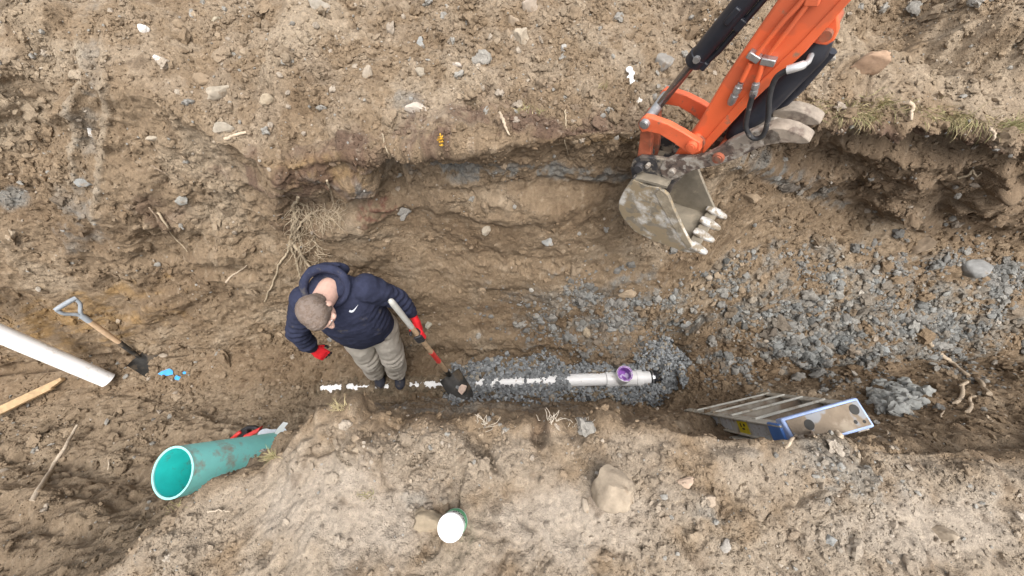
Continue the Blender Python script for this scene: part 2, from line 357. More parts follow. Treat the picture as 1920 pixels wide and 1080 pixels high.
# individual hollows, ridges and heaps seen in the photo: (u, v, ru, rv, angle, amount, from segment, to segment)
for (u, v, ru, rv, an, am, s0, s1) in (
    (60, 150, 70, 60, -20, -.11, 8, 15), (40, 265, 60, 75, 0, -.10, 8, 15), (70, 30, 60, 40, 0, .10, 8, 15), (100, 205, 70, 26, -12, .04, 8, 15), (545, 120, 70, 170, 18, .06, 10, 15), (400, 330, 90, 110, 20, -.05, 8, 13), (680, 330, 50, 22, 0, .06, 9, 11), (660, 400, 70, 30, -10, .05, 8, 10.8), (840, 470, 40, 90, 20, -.04, 7.2, 10.2), (1000, 520, 160, 26, 4, .04, 7.2, 9.6), (760, 560, 60, 30, 0, .04, 7, 9),
    (165, 330, 16, 250, 4, -.010, 8, 15), (146, 210, 9, 130, 3, .018, 8, 15), (194, 250, 9, 170, 2, .020, 8, 15), (150, 430, 22, 60, 0, .03, 8, 15),
    (560, 70, 35, 110, 25, .05, 11, 15), (640, 180, 160, 40, 10, .04, 11, 15),
    (300, 470, 55, 38, -10, -.085, 7, 11), (330, 560, 90, 20, -25, .04, 7, 11), (250, 520, 40, 18, 30, .04, 7, 11), (420, 505, 70, 14, 5, -.05, 7, 11), (400, 480, 60, 14, -8, .045, 7, 11),
    (500, 330, 50, 14, -10, .03, 9, 12), (590, 330, 90, 18, -4, .05, 9, 11.2), (590, 385, 60, 28, -10, -.07, 9, 11), (650, 450, 70, 55, 0, .06, 7, 10.5), (710, 385, 40, 30, 0, .02, 8, 11), (735, 330, 26, 40, 0, -.09, 9, 11),
    (800, 318, 90, 18, 0, -.07, 9.6, 11), (700, 270, 150, 22, -4, .05, 10.6, 12), (980, 200, 110, 22, 10, -.04, 11, 12.5), (900, 225, 60, 25, 35, -.04, 11, 12.5), (1010, 350, 130, 12, 0, -.04, 9, 10.4), (900, 385, 200, 20, 5, .03, 8, 10.4),
    (780, 400, 30, 60, -20, -.03, 8, 10.4), (960, 430, 130, 60, 0, .035, 8, 10.2), (1090, 420, 80, 60, 0, .02, 8, 10.2),
    (1130, 645, 90, 26, 8, .05, 6.9, 8.2), (900, 640, 120, 14, 0, .035, 6.9, 8.2), (1080, 590, 70, 30, 0, .03, 7, 9),
    (1500, 290, 120, 28, 8, -.12, 9.5, 11), (1680, 330, 120, 40, 25, .10, 9.2, 11), (1740, 290, 70, 26, 15, .09, 9.2, 11), (1620, 300, 40, 30, 0, -.05, 9.2, 11), (1850, 350, 60, 50, 0, .12, 9, 11), (1780, 390, 40, 40, 30, -.08, 9, 11), (1890, 290, 50, 40, 0, .12, 9.5, 11.1), (1660, 250, 240, 20, 3, -.15, 10.4, 11), (1840, 440, 80, 18, 0, -.06, 8.6, 10.4), (1700, 390, 80, 20, 20, .06, 8.6, 10.6),
    (1660, 40, 90, 40, -10, -.12, 11.2, 15), (1830, 60, 90, 75, 10, .20, 11.2, 15), (1760, 100, 30, 40, 0, -.08, 11.2, 15), (1690, 80, 70, 12, 0, -.05, 11.2, 15), (1270, 20, 60, 30, 30, -.05, 11.2, 15),
    (1900, 130, 50, 20, 0, .05, 11.2, 15),
    (1680, 560, 220, 60, 0, .03, 7, 10), (1500, 640, 130, 30, 5, .05, 6.5, 8.5), (1720, 640, 140, 24, 0, .06, 6.5, 8.5), (1345, 600, 50, 60, 0, -.02, 6.8, 9),
    (1400, 805, 130, 16, 3, -.07, 2, 3.7), (640, 785, 60, 22, -25, .05, 2, 3.6), (820, 830, 60, 36, 20, .05, 0, 3.2), (700, 850, 60, 26, 15, .04, 0, 3.2), (905, 850, 10, 46, -40, -.055, 0, 3.2), (1010, 815, 12, 22, 0, -.06, 0, 3.3), (1040, 815, 22, 18, 0, .03, 0, 3.3),
    (1135, 785, 26, 18, 0, .03, 2.8, 3.9), (790, 860, 40, 10, -25, -.03, 0, 3), (560, 850, 30, 40, 20, .03, 0, 3.2), (1100, 850, 50, 30, 0, .025, 0, 3.2), (1350, 880, 60, 30, 0, .03, 0, 3.2), (1500, 870, 80, 30, 20, .03, 0, 3.2),
    (1330, 990, 120, 50, 30, .02, 0, 3.2), (1590, 950, 14, 60, -35, .02, 0, 3.2), (1820, 900, 120, 30, 5, .03, 0, 3.2), (1800, 830, 140, 12, -5, -.04, 0, 4), (1560, 812, 60, 10, -8, -.03, 2, 4),
    (300, 800, 130, 20, 8, .05, 3, 6), (150, 880, 160, 16, 10, -.05, 3, 6), (120, 960, 120, 30, 15, .05, 3, 6), (210, 960, 140, 9, -33, .045, 3, 5), (60, 1040, 70, 22, 0, .04, 3, 6), (330, 1030, 60, 30, 0, .03, 0, 4), (480, 1040, 14, 24, 20, -.035, 0, 3.2),
    (240, 760, 120, 14, 10, .04, 4.5, 6.5), (150, 680, 200, 9, -6, -.07, 6, 8), (480, 705, 40, 14, 0, .02, 5, 7)):
    D += am * blob(u, v, ru, rv, an, .9, .3, segs=(s0, s1))
# footprints and smears pressed into the near bank
D -= .008 * blob(640, 1000, 60, 34, 20, .3, .1, segs=NEARSEG) + .007 * blob(1090, 1000, 60, 30, 0, .3, .15, segs=NEARSEG)
D = np.where(fine, D, .05 * fbm(x * .3, s * .3, 3, 3)) * np.where(fine, fade, 1)
P = BASE + NB * D[..., None]
# ragged, overhanging lip on the far side: push the top edge out over the cut, more on the right
over = np.exp(-((SEG - 11.0) / .28) ** 2) * (.015 + .10 * sstep(1.0, 2.0, x) + .02 * np.clip(fbm(x * 5, s * 2, 71, 3) + .2, 0, 1)) * (np.abs(x) < 4.9)
P[..., 1] -= over * (1 + .7 * fbm(x * 9, s * 9, 73, 3))
PL0, PL1 = W(600, 729, -.066), W(1246, 707, .022)
_ax = (PL1 - PL0)[:2]; _L = np.linalg.norm(_ax); _ax = _ax / _L
_t = ((P[..., 0] - PL0[0]) * _ax[0] + (P[..., 1] - PL0[1]) * _ax[1]) / _L; _dp = np.abs((P[..., 0] - PL0[0]) * _ax[1] - (P[..., 1] - PL0[1]) * _ax[0])
_top = PL0[2] + (PL1[2] - PL0[2]) * _t + .057
_on = (_t > 0) & (_t < 1.02) & (SEG > 4) & (SEG < 8)
_cap = _top - .020 + .35 * np.clip(_dp - .03, 0, 1) + .012 * fbm(x * 9, s * 9, 161, 3)
P[..., 2] = np.where(_on & (_dp < .16), np.minimum(P[..., 2], _cap), P[..., 2])
NP = normals(P)
PU, PV, PD = proj(P)

# soil colours (what the soil is, not how it is lit)
def lerp(a, b, m): return a + (np.array(b) - a) * m[..., None]
n1 = fbm(x * 1.3, s * 1.3, 101, 4); n2 = fbm(x * 5, s * 5, 103, 4); n3 = fbm(x * 22, s * 22, 105, 3); n4 = fbm(x * 60, s * 60, 107, 2)
col = np.broadcast_to(np.array((.262, .194, .126)), P.shape).copy()
col = lerp(col, (.205, .145, .090), sstep(.0, .7, n1 + .4 * n2))
col = lerp(col, (.33, .262, .185), sstep(.1, .8, -n1 + .5 * n2))
col = lerp(col, (.34, .287, .225), nbank * sstep(-.5, .5, n2 + .3) * .8)
col = lerp(col, (.36, .295, .22), fbank * .5 * sstep(-.4, .4, n2))
col = lerp(col, (.40, .352, .295), np.clip(calm, 0, 1) * nbank * .75)
col = lerp(col, (.40, .33, .245), blob(560, 90, 45, 90, 25, .9, segs=(11, 15)) * .6)
col = lerp(col, (.215, .152, .095), floorm * .55)
col = lerp(col, (.275, .215, .15), leftslope * .6)
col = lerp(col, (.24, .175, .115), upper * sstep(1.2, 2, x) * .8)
col = lerp(col, (.33, .21, .085), np.clip(blob(120, 610, 170, 50, -12, .9, .6, segs=(7, 10)) + .7 * blob(620, 310, 110, 22, 0, .9, segs=(9, 11.2)) + .5 * blob(1150, 262, 90, 12, 3, .9, segs=(9.5, 11.3)), 0, 1) * sstep(-.5, .4, st + n2 * .5) * .8)
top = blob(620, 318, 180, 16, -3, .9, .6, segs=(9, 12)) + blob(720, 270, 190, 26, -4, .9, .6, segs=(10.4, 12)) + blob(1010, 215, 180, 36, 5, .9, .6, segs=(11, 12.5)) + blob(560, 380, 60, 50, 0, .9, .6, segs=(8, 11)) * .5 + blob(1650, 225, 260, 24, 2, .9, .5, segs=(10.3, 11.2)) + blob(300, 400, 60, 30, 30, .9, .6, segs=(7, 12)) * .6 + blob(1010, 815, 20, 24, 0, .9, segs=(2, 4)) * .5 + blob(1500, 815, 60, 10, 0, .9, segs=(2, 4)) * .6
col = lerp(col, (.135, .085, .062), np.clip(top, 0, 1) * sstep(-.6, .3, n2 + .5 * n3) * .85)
grey = np.clip(blob(960, 324, 260, 13, 1, .9, .5, segs=(9, 11)) * 1.1 + blob(1480, 335, 110, 20, 22, .9, .6, segs=(8, 11)) * .9 + blob(1100, 590, 130, 60, 5, .9, .8, segs=(7, 10)) * .55
    + blob(1650, 600, 330, 105, 3, .9, .8, segs=(6, 10)) * .75 + blob(1560, 655, 150, 36, 3, .9, .6, segs=(6, 9)) + blob(167, 230, 18, 130, 3, .9, .9, segs=(8, 15)) * .35 + blob(150, 400, 40, 60, 0, .9, .6, segs=(8, 15)) * .5 + blob(20, 370, 30, 20, 0, .9, segs=(8, 15)) + blob(760, 195, 30, 20, 0, .9, segs=(11, 14)) * .5 + blob(1560, 880, 120, 40, 25, .9, .8, segs=NEARSEG) * .5 + blob(1340, 960, 50, 20, 0, .9, .8, segs=NEARSEG) * .6 + blob(800, 940, 50, 20, 0, .9, .8, segs=NEARSEG) * .5 + blob(880, 770, 200, 14, 0, .9, .6, segs=(3.2, 6)) * .5, 0, 1)
greym = grey * sstep(-.25, .25, n2 + .5 * n3 + .15)
col = lerp(col, (.24, .243, .232), np.clip(greym, 0, 1) * .75)
col = lerp(col, (.17, .18, .18), np.clip(greym, 0, 1) * sstep(.1, .6, n3 + .4 * n2) * .7)
col = lerp(col, (.17, .06, .045), blob(705, 385, 34, 20, 15, .9, .7, segs=(8, 11)) * sstep(-.3, .4, n3) * .7)
col = lerp(col, (.40, .34, .26), sstep(.45, .75, n3 + .35 * n4) * .25 * np.ones_like(x))
col = lerp(col, (.12, .08, .05), sstep(.5, .85, fbm(x * 9, s * 9, 111, 4)) * .45)
lum_ = col @ np.array((.3, .55, .15)); col = (col * .92 + lum_[..., None] * .08) * np.array((.815, .785, .745))
col *= (1 + .12 * n3 + .12 * n4)[..., None]
trk = blob(146, 210, 7, 130, 3, .9, .3, segs=(8, 15)) + blob(194, 250, 7, 170, 2, .9, .3, segs=(8, 15)); col = lerp(col, (.36, .31, .24), np.clip(trk, 0, 1) * .35)
col = np.clip(col, .02, .75)

def sheet_mesh(name, P, col, mats):
    ns, nx = P.shape[:2]; me = bpy.data.meshes.new(name)
    idx = np.arange(ns * nx, dtype=np.int32).reshape(ns, nx)
    q = np.stack([idx[:-1, :-1], idx[:-1, 1:], idx[1:, 1:], idx[1:, :-1]], -1).reshape(-1)
    me.vertices.add(ns * nx); me.vertices.foreach_set('co', P.astype(np.float32).ravel())
    nq = len(q) // 4; me.loops.add(nq * 4); me.loops.foreach_set('vertex_index', q)
    me.polygons.add(nq); me.polygons.foreach_set('loop_start', np.arange(0, nq * 4, 4, dtype=np.int32)); me.polygons.foreach_set('loop_total', np.full(nq, 4, dtype=np.int32))
    me.update(calc_edges=True); me.polygons.foreach_set('use_smooth', np.ones(nq, dtype=bool))
    ca = me.color_attributes.new('soil', 'FLOAT_COLOR', 'POINT')
    ca.data.foreach_set('color', np.concatenate([col, np.ones(col.shape[:-1] + (1,))], -1).astype(np.float32).ravel())
    me.materials.append(mats); o = bpy.data.objects.new(name, me); C.objects.link(o); return o
M_SOIL = mat('soil', MUD, .92, var=.16, scale=60, bump=.7, bscale=130, spec=.22, attr='soil', crumb=1.0)
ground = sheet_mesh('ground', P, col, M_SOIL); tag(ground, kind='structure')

# ------------------------------------------------------------------ finding the ground under a photo point
FL = np.where(((PD > .3) & fine).ravel())[0]
fu = PU.ravel()[FL]; fv = PV.ravel()[FL]; fd = PD.ravel()[FL]; fP = P.reshape(-1, 3)[FL]; fN = NP.reshape(-1, 3)[FL]; fC = col.reshape(-1, 3)[FL]; fS = SEG.ravel()[FL]
inb = (fu > -60) & (fu < 1980) & (fv > -60) & (fv < 1140) & ((fP - CAM) * fN).sum(1).__lt__(0)
fu, fv, fd, fP, fN, fC, fS = (q[inb] for q in (fu, fv, fd, fP, fN, fC, fS))
# coarse depth buffer so hidden ground is not picked
bu = np.clip((fu + 64) // 8, 0, 259).astype(int); bv = np.clip((fv + 64) // 8, 0, 159).astype(int)
zb = np.full((260, 160), 99.0); np.minimum.at(zb, (bu, bv), fd)
seen = fd < zb[bu, bv] + .12
fu, fv, fd, fP, fN, fC, fS, bu, bv = (q[seen] for q in (fu, fv, fd, fP, fN, fC, fS, bu, bv))
def pick(u, v, r=6):
    m = np.where((np.abs(fu - u) < r) & (np.abs(fv - v) < r))[0]
    if len(m) == 0: return pick(u, v, r * 2)
    d = fd[m]; m = m[d < d.min() + .10]
    k = m[np.argmin((fu[m] - u) ** 2 + (fv[m] - v) ** 2)]
    n = fN[m].mean(0); n /= np.linalg.norm(n)
    return fP[k], n, fd[k], fC[m].mean(0)

# ------------------------------------------------------------------ crumbs, clods and gravel that nobody could count
RNG = np.random.default_rng(7)
def ico(sub, amp, seed, cuts=0):
    bm = bmesh.new(); bmesh.ops.create_icosphere(bm, subdivisions=sub, radius=1.0); rnd = random.Random(seed)
    off = Vector((rnd.uniform(-50, 50), rnd.uniform(-50, 50), rnd.uniform(-50, 50)))
    pl = []
    for _ in range(cuts):
        n = Vector((rnd.gauss(0, 1), rnd.gauss(0, 1), rnd.gauss(0, 1))).normalized(); pl.append((n, rnd.uniform(.45, .8)))
    for v in bm.verts:
        for n, d in pl:
            e = v.co.dot(n) - d
            if e > 0: v.co -= n * e * .92
        v.co *= 1 + amp * mnoise.fractal(v.co * 1.1 + off, 1.0, 2.0, 3) + .35 * amp * mnoise.noise(v.co * 4 + off)
    bm.verts.ensure_lookup_table(); V = np.array([v.co[:] for v in bm.verts]); F = np.array([[v.index for v in f.verts] for f in bm.faces]); bm.free(); return V, F
def scatter(name, pos, nor, size, colr, shapes, mats, flat=(.55, .95), sink=.2, stretch=.35):
    n = len(pos); VV = []; FF = []; CC = []; b = 0
    pick_ = RNG.integers(0, len(shapes), n)
    for k, (sv, sf) in enumerate(shapes):
        I = np.where(pick_ == k)[0]; m = len(I)
        if m == 0: continue
        # random rotation, then squash along the ground normal
        q = RNG.normal(size=(m, 4)); q /= np.linalg.norm(q, axis=1, keepdims=True); w, x_, y_, z_ = q.T
        Rm = np.stack([1 - 2 * (y_ * y_ + z_ * z_), 2 * (x_ * y_ - w * z_), 2 * (x_ * z_ + w * y_), 2 * (x_ * y_ + w * z_), 1 - 2 * (x_ * x_ + z_ * z_), 2 * (y_ * z_ - w * x_), 2 * (x_ * z_ - w * y_), 2 * (y_ * z_ + w * x_), 1 - 2 * (x_ * x_ + y_ * y_)], -1).reshape(m, 3, 3)
        sc = 1 + stretch * RNG.uniform(-1, 1, (m, 3)); p = np.einsum('mij,mj,vj->mvi', Rm, sc, sv)
        N_ = nor[I]; fl = RNG.uniform(*flat, m); h = np.einsum('mvi,mi->mv', p, N_)
        p = p - N_[:, None, :] * (h * (1 - fl[:, None]))[..., None]
        r = size[I]; p = p * r[:, None, None] + (pos[I] + N_ * (r * fl * (1 - 2 * sink))[:, None])[:, None, :]
        VV.append(p.reshape(-1, 3)); FF.append((sf[None] + (b + np.arange(m) * len(sv))[:, None, None]).reshape(-1, 3)); b += m * len(sv)
        CC.append(np.repeat(colr[I], len(sv), axis=0))
    V = np.concatenate(VV); F = np.concatenate(FF); Cc = np.concatenate(CC)
    me = bpy.data.meshes.new(name); me.vertices.add(len(V)); me.vertices.foreach_set('co', V.astype(np.float32).ravel())
    me.loops.add(len(F) * 3); me.loops.foreach_set('vertex_index', F.astype(np.int32).ravel()); me.polygons.add(len(F))
    me.polygons.foreach_set('loop_start', np.arange(0, len(F) * 3, 3, dtype=np.int32)); me.polygons.foreach_set('loop_total', np.full(len(F), 3, dtype=np.int32)); me.update(calc_edges=True)
    me.polygons.foreach_set('use_smooth', np.ones(len(F), dtype=bool)); me.set_sharp_from_angle(angle=R(42))
    ca = me.color_attributes.new('soil', 'FLOAT_COLOR', 'POINT'); ca.data.foreach_set('color', np.concatenate([Cc, np.ones((len(Cc), 1))], -1).astype(np.float32).ravel())
    me.materials.append(mats); o = bpy.data.objects.new(name, me); C.objects.link(o); return o
CLOD = [ico(3, .75, k, 2) for k in range(7)]; CLAYS = [ico(3, .48, 60 + k, 2) for k in range(6)]; CRUMB = [ico(1, .4, 20 + k) for k in range(5)]; STONE = [ico(2, .22, 40 + k, 7) for k in range(8)]
M_CLOD = mat('clod_soil', MUD, .94, var=.14, scale=70, bump=.6, bscale=180, spec=.2, attr='soil', crumb=.7)
M_GRAV = mat('gravel_stone', MUD, .7, var=.18, scale=60, bump=.3, bscale=160, spec=.35, attr='soil')
# how likely a crumb is at each seen point: even over the picture, more in loose soil
cnt = np.zeros((260, 160)); np.add.at(cnt, (bu, bv), 1)
dens = 1.0 / cnt[bu, bv]
def inpoly(u, v, poly):
    ins = np.zeros(len(u), bool); n = len(poly)
    for i in range(n):
        (x1, y1), (x2, y2) = poly[i], poly[(i + 1) % n]
        c = ((y1 > v) != (y2 > v)) & (u < (x2 - x1) * (v - y1) / ((y2 - y1) + 1e-9) + x1); ins ^= c
    return ins
GRAVEL = [(838, 700), (880, 682), (960, 676), (1030, 668), (1050, 684), (1085, 686), (1190, 694), (1206, 660), (1225, 640), (1255, 632), (1278, 655), (1284, 700), (1275, 722), (1236, 752), (1222, 776), (1190, 784), (1168, 770), (1120, 752), (1060, 748), (985, 756), (900, 768), (848, 765), (836, 735)]
gu = fu + 15 * fbm(fP[:, 0] * 9, fP[:, 1] * 9, 5, 3); gv = fv + 11 * fbm(fP[:, 0] * 9 + 40, fP[:, 1] * 9, 6, 3)
ingrav = inpoly(gu, gv, GRAVEL) & (fS > 4.0) & (fS < 8.2)
loose = .25 + .9 * sstep(-.2, .5, fbm(fP[:, 0] * 2.3, fP[:, 1] * 2.3 + fP[:, 2] * 2, 131, 3))
loose = loose * np.where(fS > 11, 1.3, 1) * np.where((fS > 7.3) & (fS < 10.9) & (fu < 1380), .45, 1) * np.where((fS < 3.1) & (fv > 880), .7, 1)
def e2(u, v, ru, rv): return np.exp(-((fu - u) / ru) ** 2 - ((fv - v) / rv) ** 2)
loose = loose * (1 - .85 * np.clip(e2(650, 960, 170, 90) + e2(1090, 985, 120, 60) + e2(1720, 1000, 130, 60), 0, 1)) + 1.2 * e2(780, 830, 130, 40) + 1.2 * e2(1600, 600, 300, 90) + .8 * e2(1100, 600, 130, 60) + .8 * e2(90, 300, 90, 120) + .6 * e2(1500, 990, 200, 80) + .9 * e2(930, 100, 330, 100)
pr = dens * loose * (~ingrav); pr = pr / pr.sum()
def sample(n, p): return RNG.choice(len(p), n, replace=False, p=p)
def jit(c, k=.10): return np.clip(c * (1 + k * RNG.normal(size=(len(c), 1))) , .02, .8)
greyf = np.clip(1.2 * e2(1650, 600, 330, 95) + 1.1 * e2(1105, 590, 120, 55) + .5 * e2(1560, 880, 120, 50) + .1, 0, 1)
def clod_col(I):
    c = fC[I].copy(); g = RNG.uniform(size=len(I)) < greyf[I] * .35
    c[g] = c[g] * .3 + np.array((.285, .285, .268)) * .7
    p_ = RNG.uniform(size=len(I)) < .03; c[p_] = c[p_] * .4 + np.array((.40, .35, .29)) * .6
    return jit(c, .06)
I = sample(42000, pr); z = scatter('soil_crumbs', fP[I], fN[I], fd[I] / FPX * np.clip(1.2 * RNG.pareto(2.4, len(I)) + 1.3, 0, 6), clod_col(I), CRUMB, M_CLOD); tag(z, kind='stuff')
I = sample(2100, pr * (.3 + loose) / (pr * (.3 + loose)).sum()); z = scatter('soil_clods', fP[I], fN[I], fd[I] / FPX * np.clip(3.0 * RNG.pareto(2.6, len(I)) + 4.0, 0, 12), clod_col(I), CLOD, M_CLOD, sink=.3); tag(z, kind='stuff')
# blue-grey clay lumps along the right half of the trench
pc = dens * np.clip(e2(1640, 600, 300, 80) + e2(1550, 660, 130, 30) * 1.4 + 1.0 * e2(1110, 590, 95, 45) + .9 * e2(1850, 520, 80, 40), 0, 2) * (~ingrav) * sstep(-.02, .22, fbm(fP[:, 0] * 2.8, fP[:, 1] * 2.8 + fP[:, 2] * 3, 141, 4)); pc /= pc.sum()
I = sample(5200, pc); z = scatter('clay_lumps', fP[I], fN[I], fd[I] / FPX * np.clip(1.5 * RNG.pareto(2.5, len(I)) + 1.7, 0, 8), jit(np.array([(.195, .205, .203)]) * np.ones((len(I), 1)) * .72 + fC[I] * .28, .22), CLAYS, M_CLOD, sink=.3); tag(z, kind='stuff')
# crushed grey stone bedding round the sewer pipe
g = np.where(ingrav)[0]; pg = dens[g] / dens[g].sum()
I = g[RNG.choice(len(g), min(len(g), 7000), replace=len(g) < 7000, p=pg)]
pos = fP[I] + RNG.normal(size=(len(I), 3)) * np.array((.012, .012, .006)) + np.array((0, 0, .012))
ax = (PL1 - PL0)[:2] / np.linalg.norm((PL1 - PL0)[:2]); dp = np.abs((pos[:, 0] - PL0[0]) * ax[1] - (pos[:, 1] - PL0[1]) * ax[0])
tpx = fu[I]
pos[:, 2] += .028 * np.exp(-(dp / .12) ** 2)          # heaped against the pipe
bare = (dp < .034 + .012 * RNG.normal(size=len(I))) & ((tpx > 1060) | (RNG.uniform(size=len(I)) < .35 + .55 * (np.sin(tpx * .055) > -.2))) & (tpx < 1238)
bare |= (dp < .062) & (tpx > 1062) & (tpx < 1236)
keep = ~bare; I = I[keep]; pos = pos[keep]
gc = jit(np.array([(.225, .235, .24)]) * np.ones((len(I), 1)), .28); wm = RNG.uniform(size=len(I)) < .10; gc[wm] = np.array((.30, .27, .22))
z = scatter('gravel', pos, fN[I] * .3 + np.array((0, 0, .7)), fd[I] / FPX * np.clip(RNG.lognormal(.95, .32, len(I)), 1.3, 5.5), gc, STONE, M_GRAV, flat=(.7, 1.0), sink=.25); tag(z, kind='stuff')

# soil and stones thrown back over parts of the pipe: the flanks are covered, the crown shows in a broken line
def cover(n_, t0, t1, th, seed, name, size, colr, shapes, m, flank=.034):
    tt = RNG.uniform(t0, t1, n_); dy = RNG.normal(size=n_) * .040; f_ = fbm(tt * 34, tt * 0 + 3.3, seed, 3)
    k_ = (np.abs(dy) > flank + .012 * f_) | (f_ > th); tt = tt[k_]; dy = dy[k_]; nn_ = len(tt); p_ = PL0 + (PL1 - PL0) * tt[:, None]
    p_ = p_ + np.stack([0 * dy, dy, np.sqrt(np.clip(.058 ** 2 - dy ** 2, .02 ** 2, 1))], -1)
    nr_ = np.stack([0 * dy, dy * 6, 0 * dy + 1], -1); nr_ /= np.linalg.norm(nr_, axis=1, keepdims=True)
    z = scatter(name, p_, nr_, 3.35 / FPX * size(nn_), jit(np.array([colr]) * np.ones((nn_, 1)), .2), shapes, m, sink=.3); tag(z, kind='stuff')
tof = lambda u: float((W(u, 715, .0)[0] - PL0[0]) / (PL1[0] - PL0[0]))
cover(1500, 0, tof(845), .36, 151, 'soil_crumbs', lambda k: np.clip(1.5 * RNG.pareto(2.2, k) + 2.2, 0, 7), (.190, .147, .10), CLOD[:4], M_CLOD)
cover(900, tof(850), tof(1066), .30, 153, 'gravel', lambda k: RNG.uniform(2.0, 4.2, k), (.225, .235, .24), STONE, M_GRAV, .031)
I = RNG.choice(g, 900); z = scatter('soil_crumbs', fP[I] + np.array((0, 0, .016)), fN[I], fd[I] / FPX * np.clip(1.5 * RNG.pareto(2.2, len(I)) + 1.4, 0, 6), jit(np.array([(.20, .155, .105)]) * np.ones((len(I), 1)), .2), CLOD[:4], M_CLOD, sink=.3); tag(z, kind='stuff')
near_g = np.where((~ingrav) & inpoly(fu + 26 * fbm(fP[:, 0] * 5, fP[:, 1] * 5, 8, 3), fv + 22 * fbm(fP[:, 0] * 5, fP[:, 1] * 5 + 9, 9, 3), GRAVEL) & (fS > 4) & (fS < 8.2))[0]
if len(near_g): I = RNG.choice(near_g, 500); z = scatter('gravel', fP[I], fN[I], fd[I] / FPX * np.clip(RNG.lognormal(.95, .32, len(I)), 1.3, 5.5), jit(np.array([(.225, .232, .232)]) * np.ones((len(I), 1)), .25), STONE, M_GRAV, flat=(.7, 1.0), sink=.3); tag(z, kind='stuff')

# ------------------------------------------------------------------ stones one can point at
M_STONE = {}
def stone_mat(c):
    k = tuple(round(q, 2) for q in c)
    if k not in M_STONE: M_STONE[k] = mat('stone', c, .85, var=.22, scale=26, bump=.5, bscale=120, spec=.25, dirt=(MUD, .35, 16))
    return M_STONE[k]
def stone(u, v, w, h, ang, c, label, name='stone', cat='stone', group=None, seed=None, cuts=8, amp=.22, tall=.6, sink=.3, sub=4):
    c = [q_ * (.84 if max(c) < .6 else 1) for q_ in c]
    p, n, d, _ = pick(u, v); sd = int(u * 7 + v) if seed is None else seed
    V, F = ico(sub, amp, sd, cuts)
    V = V / np.abs(V).max(0)
    q = pick(u + 9 * math.cos(R(ang)), v + 9 * math.sin(R(ang)))[0]
    # in-picture axes laid onto the ground's tangent plane
    def tang(du, dv):
        D_ = ray(u + du, v + dv); t = ((p - CAM) @ n) / (D_ @ n); return CAM + D_ * t - p
    vd = (p - CAM) / np.linalg.norm(p - CAM)
    rt = np.array((1, 0, 0)) - vd * vd[0]; rt /= np.linalg.norm(rt); dn = np.cross(vd, rt); dn = dn if dn @ UP < 0 else -dn
    a = rt * math.cos(R(ang)) + dn * math.sin(R(ang)); b = -rt * math.sin(R(ang)) + dn * math.cos(R(ang))
    up = n * .6 - vd * .4; up /= np.linalg.norm(up)
    sw, sh = w / 2 * d / FPX, h / 2 * d / FPX; t = min(sw, sh) * tall * 1.4
    Q = p + V[:, :1] * a * sw + V[:, 1:2] * b * sh + V[:, 2:] * up * t + up * t * (1 - 2 * sink)
    base = p
    o = mesh_obj(name, Q, [tuple(f) for f in F.tolist()], stone_mat(c), None, base, smooth=35)
    return tag(o, label, cat, group)
TAN = (.36, .28, .20); WHT = (.66, .62, .56); GRY = (.30, .30, .285); ORG = (.40, .27, .18); BRN = (.30, .225, .15)
